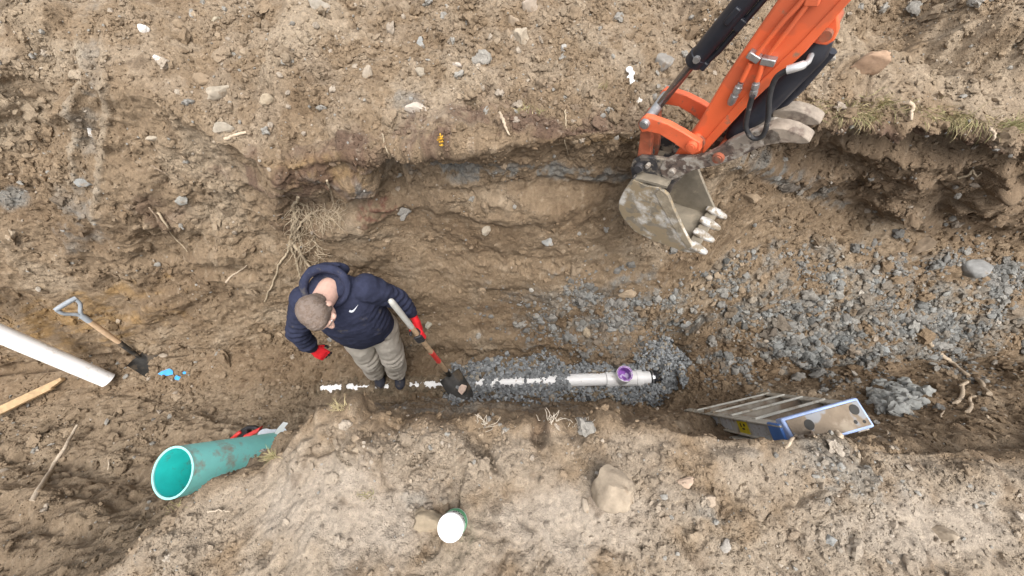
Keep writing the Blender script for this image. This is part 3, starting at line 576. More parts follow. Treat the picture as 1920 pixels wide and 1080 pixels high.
for a in (
    (1131, 912, 86, 74, 55, (.38, .31, .23), 'big smooth tan boulder bedded in the near bank, the largest stone there', 'boulder', 'boulder', None, 11, 6, .20, 1.1, .10),
    (802, 972, 46, 66, 80, (.31, .25, .175), 'faceted brown stone right beside the white lidded can'),
    (1626, 124, 56, 44, -8, ORG, 'orange tan wedge-shaped stone on the far bank right of the excavator arm'),
    (418, 171, 52, 28, -14, (.40, .345, .27), 'long pale flat stone lying on the far bank slope'),
    (268, 56, 22, 17, 0, (.82, .80, .76), 'bright white pebble high on the left slope'),
    (305, 112, 22, 17, 40, (.70, .66, .60), 'off white oval pebble below the bright white one on the left slope'),
    (378, 152, 34, 22, 20, BRN, 'rounded brown stone touching the upper end of the long pale flat stone'),
    (421, 243, 38, 20, 5, (.40, .35, .28), 'pale angular stone just above the short stick on the far bank'),
    (290, 258, 24, 10, -4, (.42, .36, .28), 'thin pale sliver of stone left of the short stick on the far bank'),
    (503, 190, 28, 24, -50, (.41, .335, .24), 'tan two-lobed stone on the slope below the bare trodden streak'),
    (340, 48, 24, 16, 20, BRN, 'small round brown stone near the top left, right of the white pebble'),
    (403, 38, 20, 9, -20, (.44, .38, .28), 'thin light sliver of stone near the top edge, left of centre'),
    (602, 14, 44, 28, 35, (.47, .42, .35), 'pale slab of stone at the top edge left of centre'),
    (994, 13, 36, 32, 30, (.46, .38, .30), 'pinkish angular stone at the top edge, middle of the far bank'),
    (962, 44, 26, 22, 10, TAN, 'rounded tan stone just under the pinkish stone at the top edge'),
    (978, 72, 36, 30, 20, (.45, .38, .29), 'light angular stone, third in the column of stones on the far bank'),
    (789, 84, 18, 28, 25, GRY, 'upright grey stone on the middle of the far bank'),
    (792, 141, 28, 22, 0, (.36, .31, .24), 'rounded buff stone below the upright grey stone'),
    (780, 205, 42, 24, 5, (.52, .45, .38), 'pale broken block at the lip of the far bank above the yellow flower'),
    (692, 140, 22, 32, 15, (.37, .31, .24), 'upright tan stone on the loose soil left of the rounded buff stone'),
    (858, 124, 26, 10, 6, (.50, .44, .38), 'small pale wedge sitting in a dark hollow of the far bank'),
    (1056, 94, 12, 20, 10, (.40, .38, .35), 'narrow grey stone left of the bucket cylinder, high on the far bank'),
    (1198, 190, 10, 16, 20, (.74, .69, .62), 'white pebble on the lip just left of the arm linkage', 'pebble', 'pebble'),
    (1237, 118, 40, 34, -20, (.31, .29, .26), 'dark jagged stone under the bucket cylinder rod'),
    (1725, 457, 54, 34, -35, (.36, .28, .20), 'brown angular slab lying at the foot of the right-hand cut wall'),
    (1811, 500, 56, 40, 25, (.33, .33, .32), 'large smooth light grey rock among the clay lumps at far right'),
    (1409, 371, 34, 20, 20, BRN, 'brown stone embedded in the wall right of the bucket teeth'),
    (1176, 548, 38, 20, -6, (.37, .29, .20), 'tan brick-shaped stone among the grey clay lumps mid trench'),
    (1097, 624, 20, 24, 20, (.38, .31, .22), 'tan triangular stone below the mid trench clay lumps'),
    (912, 430, 18, 22, 30, (.37, .32, .25), 'pale stone set in the smooth middle of the far wall'),
    (1027, 452, 22, 20, -20, GRY, 'grey stone set in the far wall left of the bucket'),
    (883, 150, 0, 0, 0, BRN, ''),
    (1326, 937, 28, 26, 0, (.40, .32, .24), 'rounded tan stone half buried on the near bank right of the boulder'),
    (1181, 930, 18, 30, -10, (.38, .31, .23), 'small upright stone touching the right side of the big boulder'),
    (1098, 947, 16, 30, -20, (.37, .31, .24), 'small pale stone touching the left side of the big boulder'),
    (1283, 905, 32, 24, 0, (.48, .36, .27), 'flat pinkish stone near the boulder with a twig beside it'),
    (1560, 1015, 20, 18, 30, GRY, 'small dark grey rounded stone low on the near bank at right'),
    (1765, 1000, 40, 30, 10, (.38, .31, .23), 'broad flat tan stone on the near bank at far right'),
    (1360, 1022, 22, 26, 10, (.36, .33, .29), 'greyish stone near the bottom edge right of centre'),
    (672, 840, 24, 14, 0, (.36, .29, .21), 'small oval stone on the crumbly corner of the near bank'),
    (790, 245, 0, 0, 0, BRN, ''),
    (160, 340, 26, 24, 20, GRY, 'grey clay stone in the scraped strip on the left slope'),
    (172, 250, 12, 24, 4, (.55, .53, .50), 'small pale upright stone standing in the scraped strip on the left slope'),
    (345, 372, 26, 22, 0, (.31, .30, .27), 'grey stone on the left slope below the scraped strip'),
    (1745, 668, 20, 14, 0, GRY, 'small grey stone between the clay lumps and the long root at right'),
    (1480, 838, 0, 0, 0, BRN, ''),
    (20, 438, 18, 28, 10, (.36, .29, .22), 'upright tan stone at the left edge of the slope'),
    (803, 608, 15, 16, 0, (.40, .37, .30), 'pale round stone just right of the hand on the shovel'),
):
    if a[2] == 0: continue
    stone(*a[:7], *(a[7:] if len(a) > 7 else ()))

# ------------------------------------------------------------------ pipes
M_PVC = mat('white_plastic', (.86, .85, .84), .32, var=.04, scale=9, dirt=((.42, .35, .26), .22, 7), bump=.03, spec=.5)
M_PVCB = mat('white_plastic_buried', (.88, .87, .86), .34, var=.04, scale=9, dirt=((.40, .34, .26), .22, 26), bump=.03, spec=.5)
M_PURP = mat('purple_primer', (.27, .085, .42), .4, var=.35, scale=40, bump=.05, patches=(((.62, .52, .72), .25, 24),))
M_RUB = mat('black_rubber', (.022, .022, .026), .6, var=.3, scale=30, dirt=((.12, .11, .10), .3, 25))
M_STEEL = mat('bright_steel', (.55, .55, .56), .32, metal=.9, var=.2, scale=50, dirt=((.16, .13, .10), .3, 40))
M_GREEN = mat('green_plastic', (.30, .84, .79), .38, var=.12, scale=6, dirt=((.40, .37, .30), .46, 7), bump=.08, spec=.5)
M_GREENI = mat('green_plastic_inside_shaded', (.035, .60, .56), .45, var=.2, scale=5, dirt=((.15, .24, .19), .36, 11), bump=.05)  # deeper green puts the bore's shade into the colour; dirt mottles it
M_GREENR = mat('green_plastic_cut', (.33, .70, .66), .5, var=.08, scale=20, bump=.1)

p0 = PL0; p1 = PL1; pd = (p1 - p0) / np.linalg.norm(p1 - p0)
sp = thing('sewer_pipe', p0, 'white sewer pipe half buried in grey gravel along the trench floor', 'pipe')
pk = lambda u: W(u, 712 - (u - 1100) * .03, .03)
onl = lambda t: p0 + (p1 - p0) * t
tb = lambda u: float(((W(u, 711, .03) - p0) @ pd) / np.linalg.norm(p1 - p0))
MB().pipe(onl(0), onl(tb(1140)), .0572, .050, 28, 20).link('pipe_run', M_PVCB, sp, 60)
te = MB(); te.pipe(onl(tb(1137)), onl(tb(1203)), .067, .0575, 32, 2); te.pipe(onl(tb(1137)) - pd * .004, onl(tb(1137)) + pd * .05, .072, .0575, 32); te.pipe(onl(tb(1203)) - pd * .05, onl(tb(1203)) + pd * .004, .072, .0575, 32)
tc_ = onl(tb(1164)); upv = np.array((0.02, .10, 1.0)); upv /= np.linalg.norm(upv)
te.pipe(tc_ + upv * .03, tc_ + upv * .115, .066, .056, 32); te.pipe(tc_ + upv * .105, tc_ + upv * .155, .070, .057, 32)
tee = te.link('tee_fitting', M_PVC, sp, 40, bevel=.002)
pr_ = MB(); pr_.pipe(tc_ + upv * .03, tc_ + upv * .1535, .0568, .053, 32); pr_.loft([(tc_ + upv * .05, .055), (tc_ + upv * .072, .055)], 24); pr_.pipe(tc_ + upv * .1555, tc_ + upv * .1568, .0665, .059, 32)
pr_.link('primer_stain', M_PURP, tee, 40)
MB().pipe(onl(tb(1203)), onl(tb(1222)), .0572, .05, 28).link('pipe_stub', M_PVC, sp, 60)
rc = MB(); a_ = onl(tb(1219)); b_ = onl(tb(1243)); rc.loft([(a_, .062), (a_ + (b_ - a_) * .25, .064), (a_ + (b_ - a_) * .3, .060), (a_ + (b_ - a_) * .7, .060), (a_ + (b_ - a_) * .75, .063), (b_, .061)], 28)
cp = rc.link('rubber_coupling', M_RUB, sp, 50)
for q in (.14, .88):
    c = a_ + (b_ - a_) * q; k = MB(); k.pipe(c - pd * .006, c + pd * .006, .0655, .062, 28); k.box(c + np.array((0, -.01, .067)), pd * .01, (0, .012, 0), (0, 0, .006)); k.link('hose_clamp', M_STEEL, cp, 40)

# loose white pipe at the left edge
a_ = W(203, 713, .20); b_ = W(-60, 600, .95)
lp = MB(); lp.pipe(a_, a_ + (b_ - a_) * 1.6, .060, .054, 36, 10); lp.link('loose_pipe', mat('dusty_white_plastic', (.86, .85, .84), .38, var=.05, scale=7, dirt=((.48, .41, .31), .38, 6), bump=.05), None, 50); tag(bpy.data.objects['loose_pipe'], 'loose thick white plastic pipe lying in from the left edge beside the small shovel', 'pipe')
# green pipe standing up out of the trench
gf = Wd(323, 886, 1.80); gb = Wd(508, 849, 2.36); gb = gb + (gb - gf) * .16
gp = thing('green_pipe', gb, 'wide open-ended teal green pipe standing against the near bank at lower left', 'pipe')
gd = (gb - gf) / np.linalg.norm(gb - gf); L_ = np.linalg.norm(gb - gf); RO = .116
g = MB(); g.loft([(gf + gd * L_ * q, RO) for q in np.linspace(0.004, 1, 24)], 48, cap=False); g.link('pipe_wall', M_GREEN, gp, 60)
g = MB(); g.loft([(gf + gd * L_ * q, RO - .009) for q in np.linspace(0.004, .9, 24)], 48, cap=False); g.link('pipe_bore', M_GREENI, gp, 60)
g = MB(); g.pipe(gf, gf + gd * .006, RO + .0004, RO - .0096, 48); g.link('cut_rim', M_GREENR, gp, 40)

# translucent sheet and white strip by the green pipe, red handled tool behind it
M_SHEET = mat('plastic_sheet', (.62, .66, .72), .25, var=.1, scale=20, bump=.4, bscale=50, spec=.6)
M_WHITE = mat('white_card', (.82, .83, .84), .45, var=.03)
def strip(cs, half, th, name, m, label, cat, parent=None):
    q = MB(); cs = spline(cs, 6); n = len(cs); up = np.array((0, 0, 1.0)); A = []
    for i in range(n):
        t = cs[min(i + 1, n - 1)] - cs[max(i - 1, 0)]; w_ = np.array(half(i / (n - 1))); A.append((cs[i] - w_, cs[i] + w_))
    vd = (CAM - cs[n // 2]); vd /= np.linalg.norm(vd); vs = []
    for l, r in A: vs += [l, r, r - vd * th, l - vd * th]
    fs = [(3, 2, 1, 0), tuple(4 * (n - 1) + k for k in range(4))]
    for i in range(n - 1):
        for k in range(4): fs.append((4 * i + k, 4 * i + (k + 1) % 4, 4 * i + 4 + (k + 1) % 4, 4 * i + 4 + k))
    q.add(vs, fs); o = q.link(name, m, parent, 60)
    if parent is None: tag(o, label, cat)
    return o
c = [Wd(521, 815, 2.2), Wd(527, 803, 2.12), Wd(536, 792, 2.05)]
strip(c, lambda t: (Wd(531, 806, 2.1) - Wd(519, 803, 2.1)) * .55 * (1 - .35 * t), .003, 'plastic_strip', M_WHITE, 'bright white curved strip of plastic sticking up behind the green pipe', 'scrap')
c = [Wd(482, 822, 2.62), Wd(500, 814, 2.55), Wd(522, 812, 2.46), Wd(536, 818, 2.42)]
strip(c, lambda t: (Wd(500, 828, 2.5) - Wd(502, 808, 2.5)) * (.5 + .15 * math.sin(9 * t)), .004, 'plastic_sheet', M_SHEET, 'crumpled bluish clear plastic sheet wrapped over the far end of the green pipe', 'sheet')
M_RED = mat('red_paint', (.55, .04, .035), .4, var=.2, scale=30, dirt=(MUD, .25, 20))
M_BLK = mat('black_plastic', (.018, .018, .02), .45, var=.2, scale=30, dirt=((.12, .10, .08), .25, 20))
zt = .42
ct = thing('cutting_tool', W(465, 814, zt), 'red and black hand tool lying in the trench behind the green pipe', 'tool')
q = MB(); q.tube(spline([W(434, 824, zt), W(444, 815, zt + .03), W(452, 809, zt + .03)], 5), [.014] * 10 + [.011]); q.link('handle', M_RED, ct)
q = MB(); q.box(W(458, 811, zt), W(464, 808, zt) - W(454, 814, zt), (0, .02, .012), (0, -.01, .022)); q.link('jaw', M_BLK, ct, bevel=.004)
q = MB(); q.box(W(473, 812, zt + .04), W(482, 807, zt) - W(466, 815, zt), (.006, .02, .0), (0, -.008, .02)); q.link('motor_housing', M_RED, ct, bevel=.006)
q = MB(); q.tube(spline([W(454, 808, zt), W(466, 802, zt + .02), W(480, 802, zt + .03), W(488, 808, zt)], 5), .016); q.link('grip', M_BLK, ct)

# ------------------------------------------------------------------ board, shovels
M_WOOD = mat('pine_board', (.40, .275, .15), .7, var=.25, scale=25, dirt=((.30, .21, .13), .3, 12), bump=.5, bscale=60)
M_ASH = mat('ash_handle', (.50, .35, .22), .5, var=.18, scale=30, dirt=((.30, .22, .15), .28, 18), bump=.2)
M_GREYP = mat('grey_plastic', (.30, .33, .36), .45, var=.15, scale=25, dirt=((.25, .20, .15), .2, 30))
M_BLADE = mat('black_steel', (.045, .043, .04), .55, metal=.4, var=.3, scale=25, dirt=((.15, .115, .08), .45, 14))
M_GRIP = mat('pale_grip', (.50, .49, .45), .5, var=.1, scale=20, dirt=((.32, .27, .2), .25, 20))
M_REDL = mat('red_label', (.70, .06, .05), .45, var=.15, scale=40)
ba, bb = W(-40, 790, .26), W(124, 711, .16)
bd = (bb - ba); nrm = np.array((0, -.3, .95)); sd = np.cross(nrm, bd); sd /= np.linalg.norm(sd)
q = MB(); pts = [ba - sd * .78 * .05, ba + bd * .5 - sd * .78 * .045, ba + bd * .86 - sd * .78 * .045, ba + bd * .84 - sd * .78 * .03, bb - sd * .78 * .005, bb + sd * .78 * .03, ba + bd * .6 + sd * .78 * .035, ba + sd * .78 * .035]
q.extrude(pts, nrm * .035); tag(q.link('wooden_board', M_WOOD, None, 30, bevel=.004), 'splintered end of a yellow pine board at the left edge below the white pipe', 'board')

def blade(c0, along, side, nrm, L, w, dish, name, m, parent):
    """pointed shovel blade with dished face and turned step"""
    nu, nv = 15, 11; vs = []; fs = []
    for k in (0, 1):
        for i in range(nu):
            t = i / (nu - 1); wid = w * (1 - .04 * t) * (1 if t < .62 else math.sqrt(max(0, 1 - ((t - .62) / .385) ** 2)) * .98 + .02)
            for j in range(nv):
                s_ = -1 + 2 * j / (nv - 1)
                h = dish * (s_ * s_ - .5) * (1 - .4 * t) + .03 * t * t + (.02 * max(0, abs(s_) - .3) if i == 0 else 0)
                h += .018 * math.exp(-(s_ / .22) ** 2) * max(0, 1 - t / .45)
                vs.append(np.array(c0) + along * (L * t) + side * (wid * s_) + nrm * (h - .0028 * k))
    o = nu * nv
    for i in range(nu - 1):
        for j in range(nv - 1):
            a = i * nv + j; fs.append((a, a + 1, a + nv + 1, a + nv)); fs.append((o + a + nv, o + a + nv + 1, o + a + 1, o + a))
    rim = [j for j in range(nv)] + [i * nv + nv - 1 for i in range(1, nu)] + [(nu - 1) * nv + j for j in range(nv - 2, -1, -1)] + [i * nv for i in range(nu - 2, 0, -1)]
    for k in range(len(rim)): a, b = rim[k], rim[(k + 1) % len(rim)]; fs.append((b, a, o + a, o + b))
    q = MB(); q.add(vs, fs); return q.link(name, m, parent, 60)
unit = lambda v_: np.array(v_) / np.linalg.norm(v_)
# small D-handled shovel leaning on the left wall
g0 = W(152, 591, .74); e0 = W(258, 667, .22); sdv = unit(e0 - g0)
ds = thing('small_shovel', W(285, 690, .1), 'short shovel with grey D handle leaning against the left trench wall', 'shovel')
vd = unit(CAM - g0); sx = unit(np.cross(sdv, vd)); 
q = MB(); t0 = g0 + (e0 - g0) * .04; t1 = g0 + (e0 - g0) * .66; q.loft([(t0 + (t1 - t0) * k, .017 + .003 * math.sin(k * 3)) for k in np.linspace(0, 1, 10)], 14); q.link('shaft', M_ASH, ds)
gl = unit(g0 - e0)
def sh(du, dv): return g0 + gl * du + sx * dv
hl = np.linalg.norm(W(133, 578, .78) - W(158, 598, .74))
q = MB(); q.tube(spline([sh(-.03, 0), sh(.02, .012), sh(.075, .052), sh(.125, .058)], 5), .0125, 10); q.tube(spline([sh(-.03, 0), sh(.02, -.012), sh(.075, -.052), sh(.125, -.058)], 5), .0125, 10); q.tube([sh(-.075, 0), sh(-.02, 0), sh(.01, 0)], [.0195, .02, .016], 14)
dh = q.link('handle_yoke', M_GREYP, ds)
q = MB(); q.tube([sh(.128, -.066), sh(.13, -.03), sh(.13, .03), sh(.128, .066)], [.015, .0165, .0165, .015], 14); q.link('hand_grip', M_GREYP, ds)
q = MB(); s0 = g0 + (e0 - g0) * .64; s1 = g0 + (e0 - g0) * 1.03; q.loft([(s0, .0205), (s0 + (s1 - s0) * .6, .019), (s1, .015)], 14); q.link('socket', M_BLADE, ds)
al = unit(W(296, 692, .07) - s1); sd_ = unit(np.cross(al, unit(CAM - s1))); nr = unit(np.cross(sd_, al)); nr = nr if nr @ (CAM - s1) > 0 else -nr
blade(s1 - al * .01, al, sd_, nr, .27, .098, .03, 'blade', M_BLADE, ds)

# the shovel the man holds
h0 = W(732, 563, 1.36); h1 = W(838, 697, .17); hd_ = unit(h1 - h0); HL = np.linalg.norm(h1 - h0)
hs_ = thing('long_shovel', W(858, 722, .05), 'long shovel held by the man, wooden shaft with a red band and dark blade', 'shovel')
hp = lambda t: h0 + (h1 - h0) * t
q = MB(); q.loft([(hp(.10), .0165), (hp(.3), .0175), (hp(.7), .0185), (hp(.985), .0175)], 16); q.link('shaft', M_ASH, hs_)
q = MB(); q.loft([(hp(-.004), .008), (hp(.004), .017), (hp(.03), .0195), (hp(.12), .0195), (hp(.29), .0185)], 16); q.link('end_grip', M_GRIP, hs_)
q = MB(); q.loft([(hp(.645), .0195), (hp(.80), .0195)], 16); q.loft([(hp(.64), .0205), (hp(.652), .0205)], 16); q.loft([(hp(.79), .0205), (hp(.802), .0205)], 16); lb = q.link('label_band', M_REDL, hs_)
q = MB(); q.loft([(hp(.975), .021), (hp(1.04), .021), (hp(1.10), .016)], 16); q.link('socket', M_BLADE, hs_)
b0 = hp(1.06); al = unit(W(868, 742, .03) - b0 ); sd_ = unit(np.cross(al, unit(CAM - b0))); nr = unit(np.cross(sd_, al)); nr = nr if nr @ (CAM - b0) > 0 else -nr
blade(b0, al, sd_, nr, .30, .098, .035, 'blade', M_BLADE, hs_)
# broken pinkish shard on the blade
q = MB(); c = W(866, 731, .11)
pp = lambda u, v: W(u, v, .10)
q.extrude([pp(861, 727), pp(866, 721), pp(876, 724), pp(873, 733), pp(866, 741), pp(859, 734)], (0, 0, .022)); tag(q.link('shard', mat('pink_shard', (.62, .47, .38), .7, var=.2, scale=40), None, 30, bevel=.003), 'pale pinkish broken shard resting on the blade of the long shovel', 'shard')

# ------------------------------------------------------------------ white lidded can
M_CAN = mat('can_label', (.60, .64, .62), .35, var=.1, scale=30); M_CGR = mat('can_green', (.06, .36, .17), .35, var=.1, scale=30)
M_LID = mat('white_lid', (.76, .76, .76), .4, var=.02, bump=.02); M_INK = mat('dark_ink', (.05, .05, .06), .5, var=.1)
cp_, cn, cd, _ = pick(850, 981)
cax = unit(np.array((-.06, -.05, 1))); cr = .0395
c0 = cp_ - cax * .006 + np.array((.004, .004, 0)); ch = .085
can = thing('can', c0, 'white lidded can with green and white label standing on the near bank', 'can')
q = MB(); q.loft([(c0 + cax * ch * t, cr * k) for t, k in ((0, .98), (.03, 1.02), (.06, 1.0), (.9, 1.0))], 40, (1, 0, 0)); q.link('body', M_CAN, can)
q = MB(); q.pipe(c0 + cax * ch * .08, c0 + cax * ch * .45, cr + .0006, cr - .001, 40); q.link('green_band', M_CGR, can)
q = MB()
for k in range(9):
    a = .2 + k * .16; c_ = c0 + cax * ch * (.62 + .06 * ((k * 7) % 3 - 1)) + (np.array((math.cos(a), math.sin(a), 0))) * (cr + .0004); t_ = np.array((-math.sin(a), math.cos(a), 0))
    q.box(c_, t_ * .0022, cax * (.003 + .002 * (k % 3)), np.array((math.cos(a), math.sin(a), 0)) * .0006)
q.link('print', M_INK, can, 0)
q = MB(); q.loft([(c0 + cax * ch * .86, cr * 1.04), (c0 + cax * ch * .97, cr * 1.05), (c0 + cax * ch * 1.0, cr * 1.0), (c0 + cax * ch * 1.0, cr * .90), (c0 + cax * (ch - .0025), cr * .88), (c0 + cax * (ch - .0025), cr * .02)], 48, (1, 0, 0)); lid = q.link('lid', M_LID, can, 50)
q = MB(); arc = [c0 + cax * (ch - .0018) + np.array((math.cos(a), math.sin(a), 0)) * cr * .52 for a in np.linspace(-1.1, .65, 12)]; q.tube(arc, .0013, 6); q.link('lid_mark', M_INK, lid, 60)

# ------------------------------------------------------------------ step ladder standing in the trench against the near wall
M_RAIL = mat('ladder_rail', (.56, .54, .47), .5, var=.15, scale=20, dirt=((.33, .265, .19), .42, 12), bump=.15)
M_TREAD = mat('ladder_tread', (.40, .35, .28), .7, var=.2, scale=20, dirt=((.27, .20, .14), .7, 8), bump=.4)
M_BLUE = mat('blue_plastic', (.10, .24, .62), .45, var=.12, scale=20, dirt=((.34, .26, .18), .2, 12))
M_CAPE = mat('pale_blue_edge', (.34, .44, .70), .5, var=.2, scale=20, dirt=((.34, .27, .19), .33, 22))
M_CAPM = mat('muddy_cap_top', (.20, .155, .11), .8, var=.2, scale=18, dirt=((.30, .25, .19), .4, 10), bump=.6, bscale=60, patches=(((.23, .235, .245), .30, 9),))
M_YEL = mat('yellow_label', (.75, .62, .03), .5, var=.08, scale=40, dirt=((.35, .28, .2), .25, 60)); M_LAB = mat('pale_label', (.58, .60, .62), .5, var=.15, scale=60, dirt=((.35, .29, .22), .35, 40)); M_VIO = mat('violet_print', (.10, .09, .42), .5, var=.1)
M_DARK = mat('hole_shade_and_print', (.035, .033, .03), .8, var=.2)  # dark tone for the painted shade of the cap holes and label print
A_ = W(1464, 785, 1.76); B_ = W(1607, 745, 1.76); C_ = W(1642, 800, 1.76); D_ = A_ + (C_ - B_)
lad = thing('step_ladder', W(1430, 770, .62), 'muddy fibreglass step ladder with blue edged top cap leaning in the trench', 'ladder')
ux = unit(B_ - A_); uy0 = unit(C_ - B_); un = unit(np.cross(ux, uy0)); un = un if un[2] > 0 else -un; uy = unit(np.cross(un, ux)); uy = uy if uy @ uy0 > 0 else -uy
LWd = np.linalg.norm(B_ - A_); LD = np.linalg.norm(C_ - B_)
cpq = lambda a, b, c=0: A_ + ux * (LWd * a) + (C_ - B_) * b + un * c
q = MB(); q.hexa([cpq(0, 0, -.045), cpq(1, 0, -.045), cpq(1, 1, -.045), cpq(0, 1, -.045)], [cpq(0, 0), cpq(1, 0), cpq(1, 1), cpq(0, 1)]); tcap = q.link('top_cap', M_CAPE, lad, 30, bevel=.007)
q = MB(); q.hexa([cpq(.035, .09, .0005), cpq(.965, .09, .0005), cpq(.965, .91, .0005), cpq(.035, .91, .0005)], [cpq(.035, .09, .004), cpq(.965, .09, .004), cpq(.965, .91, .004), cpq(.035, .91, .004)]); q.link('cap_tray', M_CAPM, tcap, 30, bevel=.002)
for a, b, r in ((.87, .33, .021), (.27, .40, .021), (.80, .70, .008), (.90, .76, .007)):
    q = MB(); q.loft([(cpq(a, b, .0042), r), (cpq(a, b, .0052), r)], 24, ux); q.link('tool_hole_shade', M_DARK, tcap, 30)  # flat dark discs laid on the tray, painting the shade of open holes
# rails: channel profile from cap to foot
def rail(top, foot, name, wdir, depth, ddir, m, par=lad):
    q = MB(); w = unit(wdir) * .012; d = unit(ddir) * depth
    f = lambda c: [c - w, c + w, c + w + d, c - w + d]
    q.hexa(f(np.array(foot)), f(np.array(top)))
    for e_ in (0, 1): q.hexa([np.array(foot) + k1 * w * 2.2 + d * e_ + k2 * unit(ddir) * .005 for k1, k2 in ((-1, -1), (1, -1), (1, 1), (-1, 1))], [np.array(top) + k1 * w * 2.2 + d * e_ + k2 * unit(ddir) * .005 for k1, k2 in ((-1, -1), (1, -1), (1, 1), (-1, 1))])
    return q.link(name, m, par, 30, bevel=.003)
F1 = np.array((1.245, .27, .60)); F2 = W(1424, 737, .62)
T1 = cpq(.05, .25, -.02); T2 = cpq(.95, .2, -.02)
dd = unit(np.cross(unit(F1 - T1), ux)); dd = dd if dd[1] < 0 else -dd
r1 = rail(T1, F1, 'side_rail', ux, .075, dd, M_RAIL); r2 = rail(T2, F2, 'side_rail', ux, .075, dd, M_RAIL)
for k, t in enumerate((.22, .43, .64, .85)):
    a = T1 + (F1 - T1) * t; b = T2 + (F2 - T2) * t; ab = unit(b - a); hz = unit(np.cross(ab, (0, 0, 1))); hz = hz if hz[1] < 0 else -hz
    q = MB(); th = np.array((0, 0, .011)); c = (a + b) / 2 + hz * .036; q.box(c, (b - a) / 2, hz * .040, th); q.link('tread', M_TREAD, lad, 30, bevel=.003)
    q = MB(); q.box((a + b) / 2 - hz * .005 + np.array((0, 0, .004)), (b - a) / 2, hz * .006, (0, 0, .0165)); q.link('tread_lip', M_RAIL, lad, 30, bevel=.002)
G1 = F1 + np.array((-.02, -.16, -.02)); G2 = F2 + np.array((.0, -.2, -.02))
rail(cpq(.07, .8, -.03), G1, 'rear_rail', ux, .03, dd, M_RAIL); rail(cpq(.93, .8, -.03), G2, 'rear_rail', ux, .03, dd, M_RAIL)
q = MB(); hh = A_ + (C_ - B_) * .3; q.box(T1 + (F1 - T1) * .045 - ux * .018 + dd * .036, ux * .008, dd * .046, unit(F1 - T1) * .05); q.link('hinge_bracket', M_BLUE, lad, 30, bevel=.006)
rd = unit(F1 - T1)
def sticker(t0, t1, w0, w1, m, name='label'):
    q = MB(); a = T1 + (F1 - T1) * t0 - ux * .0126; b = T1 + (F1 - T1) * t1 - ux * .0126
    q.hexa([a + dd * w0, b + dd * w0, b + dd * w1, a + dd * w1], [p_ - ux * .0012 for p_ in (a + dd * w0, b + dd * w0, b + dd * w1, a + dd * w1)]); return q.link(name, m, lad, 0)
sticker(.12, .25, .012, .07, M_LAB); yl = sticker(.27, .36, .010, .070, M_YEL, 'warning_label'); sticker(.40, .405, .004, .072, M_LAB); sticker(.43, .53, .012, .066, M_LAB); sticker(.56, .70, .012, .068, M_LAB)
q = MB()
for (t, w_, dt, dw) in ((.30, .028, .008, .006), (.33, .030, .006, .010), (.315, .048, .012, .004)):
    c = T1 + (F1 - T1) * t - ux * .0142 + dd * w_; q.box(c, rd * dt, dd * dw, ux * .0004)
q.link('print', M_DARK, yl, 0)
q = MB(); c = T1 + (F1 - T1) * .77 - ux * .0132 + dd * .038
ring = [c + rd * (.045 * math.cos(a)) + dd * (.024 * math.sin(a)) for a in np.linspace(0, 2 * math.pi, 21)]; q.tube(ring, .003, 6)
for k in (-.5, 0, .5): q.box(c + rd * .03 * k, rd * .004, dd * .009, ux * .001)
q.box(c, rd * .022, dd * .003, ux * .001); q.link('oval_mark', M_VIO, lad, 60)

# ------------------------------------------------------------------ excavator arm: everything lies on planes across the bucket's width
AN = unit((.565, .825, 0)); AE = np.array((AN[1], -AN[0], 0)); AC = 1.32
def A(u, v, off=0.0):
    d = ray(u, v); return CAM + d * ((AC + off) / (AN @ d))
BWID = .145 / (1) * 2.07
M_ORG = mat('orange_paint', (.78, .145, .052), .42, var=.09, scale=8, dirt=((.30, .19, .12), .24, 16), patches=(((.62, .13, .055), .28, 6),), bump=.03, spec=.5, coat=.15)
M_ORGW = mat('orange_paint_worn', (.74, .145, .06), .5, var=.12, scale=14, dirt=((.26, .15, .10), .34, 18), bump=.15)
M_RUST = mat('rusty_orange', (.36, .10, .05), .7, var=.3, scale=25, dirt=((.16, .105, .075), .55, 14), bump=.4)
M_CYL = mat('black_cylinder_paint', (.022, .024, .032), .38, var=.25, scale=14, dirt=((.16, .14, .12), .16, 12), bump=.05)
M_ROD = mat('cylinder_rod', (.30, .28, .28), .25, metal=.9, var=.15, scale=40, dirt=((.10, .085, .08), .3, 10))
M_FIT = mat('zinc_fitting', (.42, .42, .42), .42, metal=.75, var=.25, scale=45, dirt=((.32, .20, .14), .25, 30))
M_HOSE = mat('rubber_hose', (.03, .03, .032), .5, var=.3, scale=60, dirt=((.17, .15, .13), .3, 30), bump=.4, bscale=300)
M_MUDST = mat('muddy_steel', (.13, .11, .095), .6, metal=.2, var=.3, scale=22, dirt=((.34, .29, .225), .44, 18), bump=.5, bscale=60, patches=(((.05, .048, .05), .5, 13),))
M_PRONG = mat('muddy_prong_steel', (.30, .25, .20), .65, metal=.1, var=.3, scale=24, dirt=((.17, .13, .105), .42, 22), bump=.6, bscale=70)
M_THUMB = mat('muddy_rusty_steel', (.150, .112, .092), .65, metal=.1, var=.35, scale=20, dirt=((.075, .058, .05), .45, 26), bump=.6, bscale=70, patches=(((.30, .255, .21), .50, 15), ((.40, .36, .31), .22, 30)))
M_BUCK = mat('bucket_mud', (.235, .20, .15), .75, var=.2, scale=16, dirt=((.60, .57, .52), .52, 9), bump=.5, bscale=50, patches=(((.30, .235, .15), .5, 20),))
M_BUCKI = mat('bucket_inside_mud', (.215, .185, .14), .8, var=.25, scale=12, dirt=((.33, .28, .21), .4, 9), bump=.6, bscale=40)
M_TOOTH = mat('worn_tooth_steel', (.50, .48, .45), .55, metal=.15, var=.25, scale=30, dirt=((.24, .195, .14), .62, 26), bump=.3)
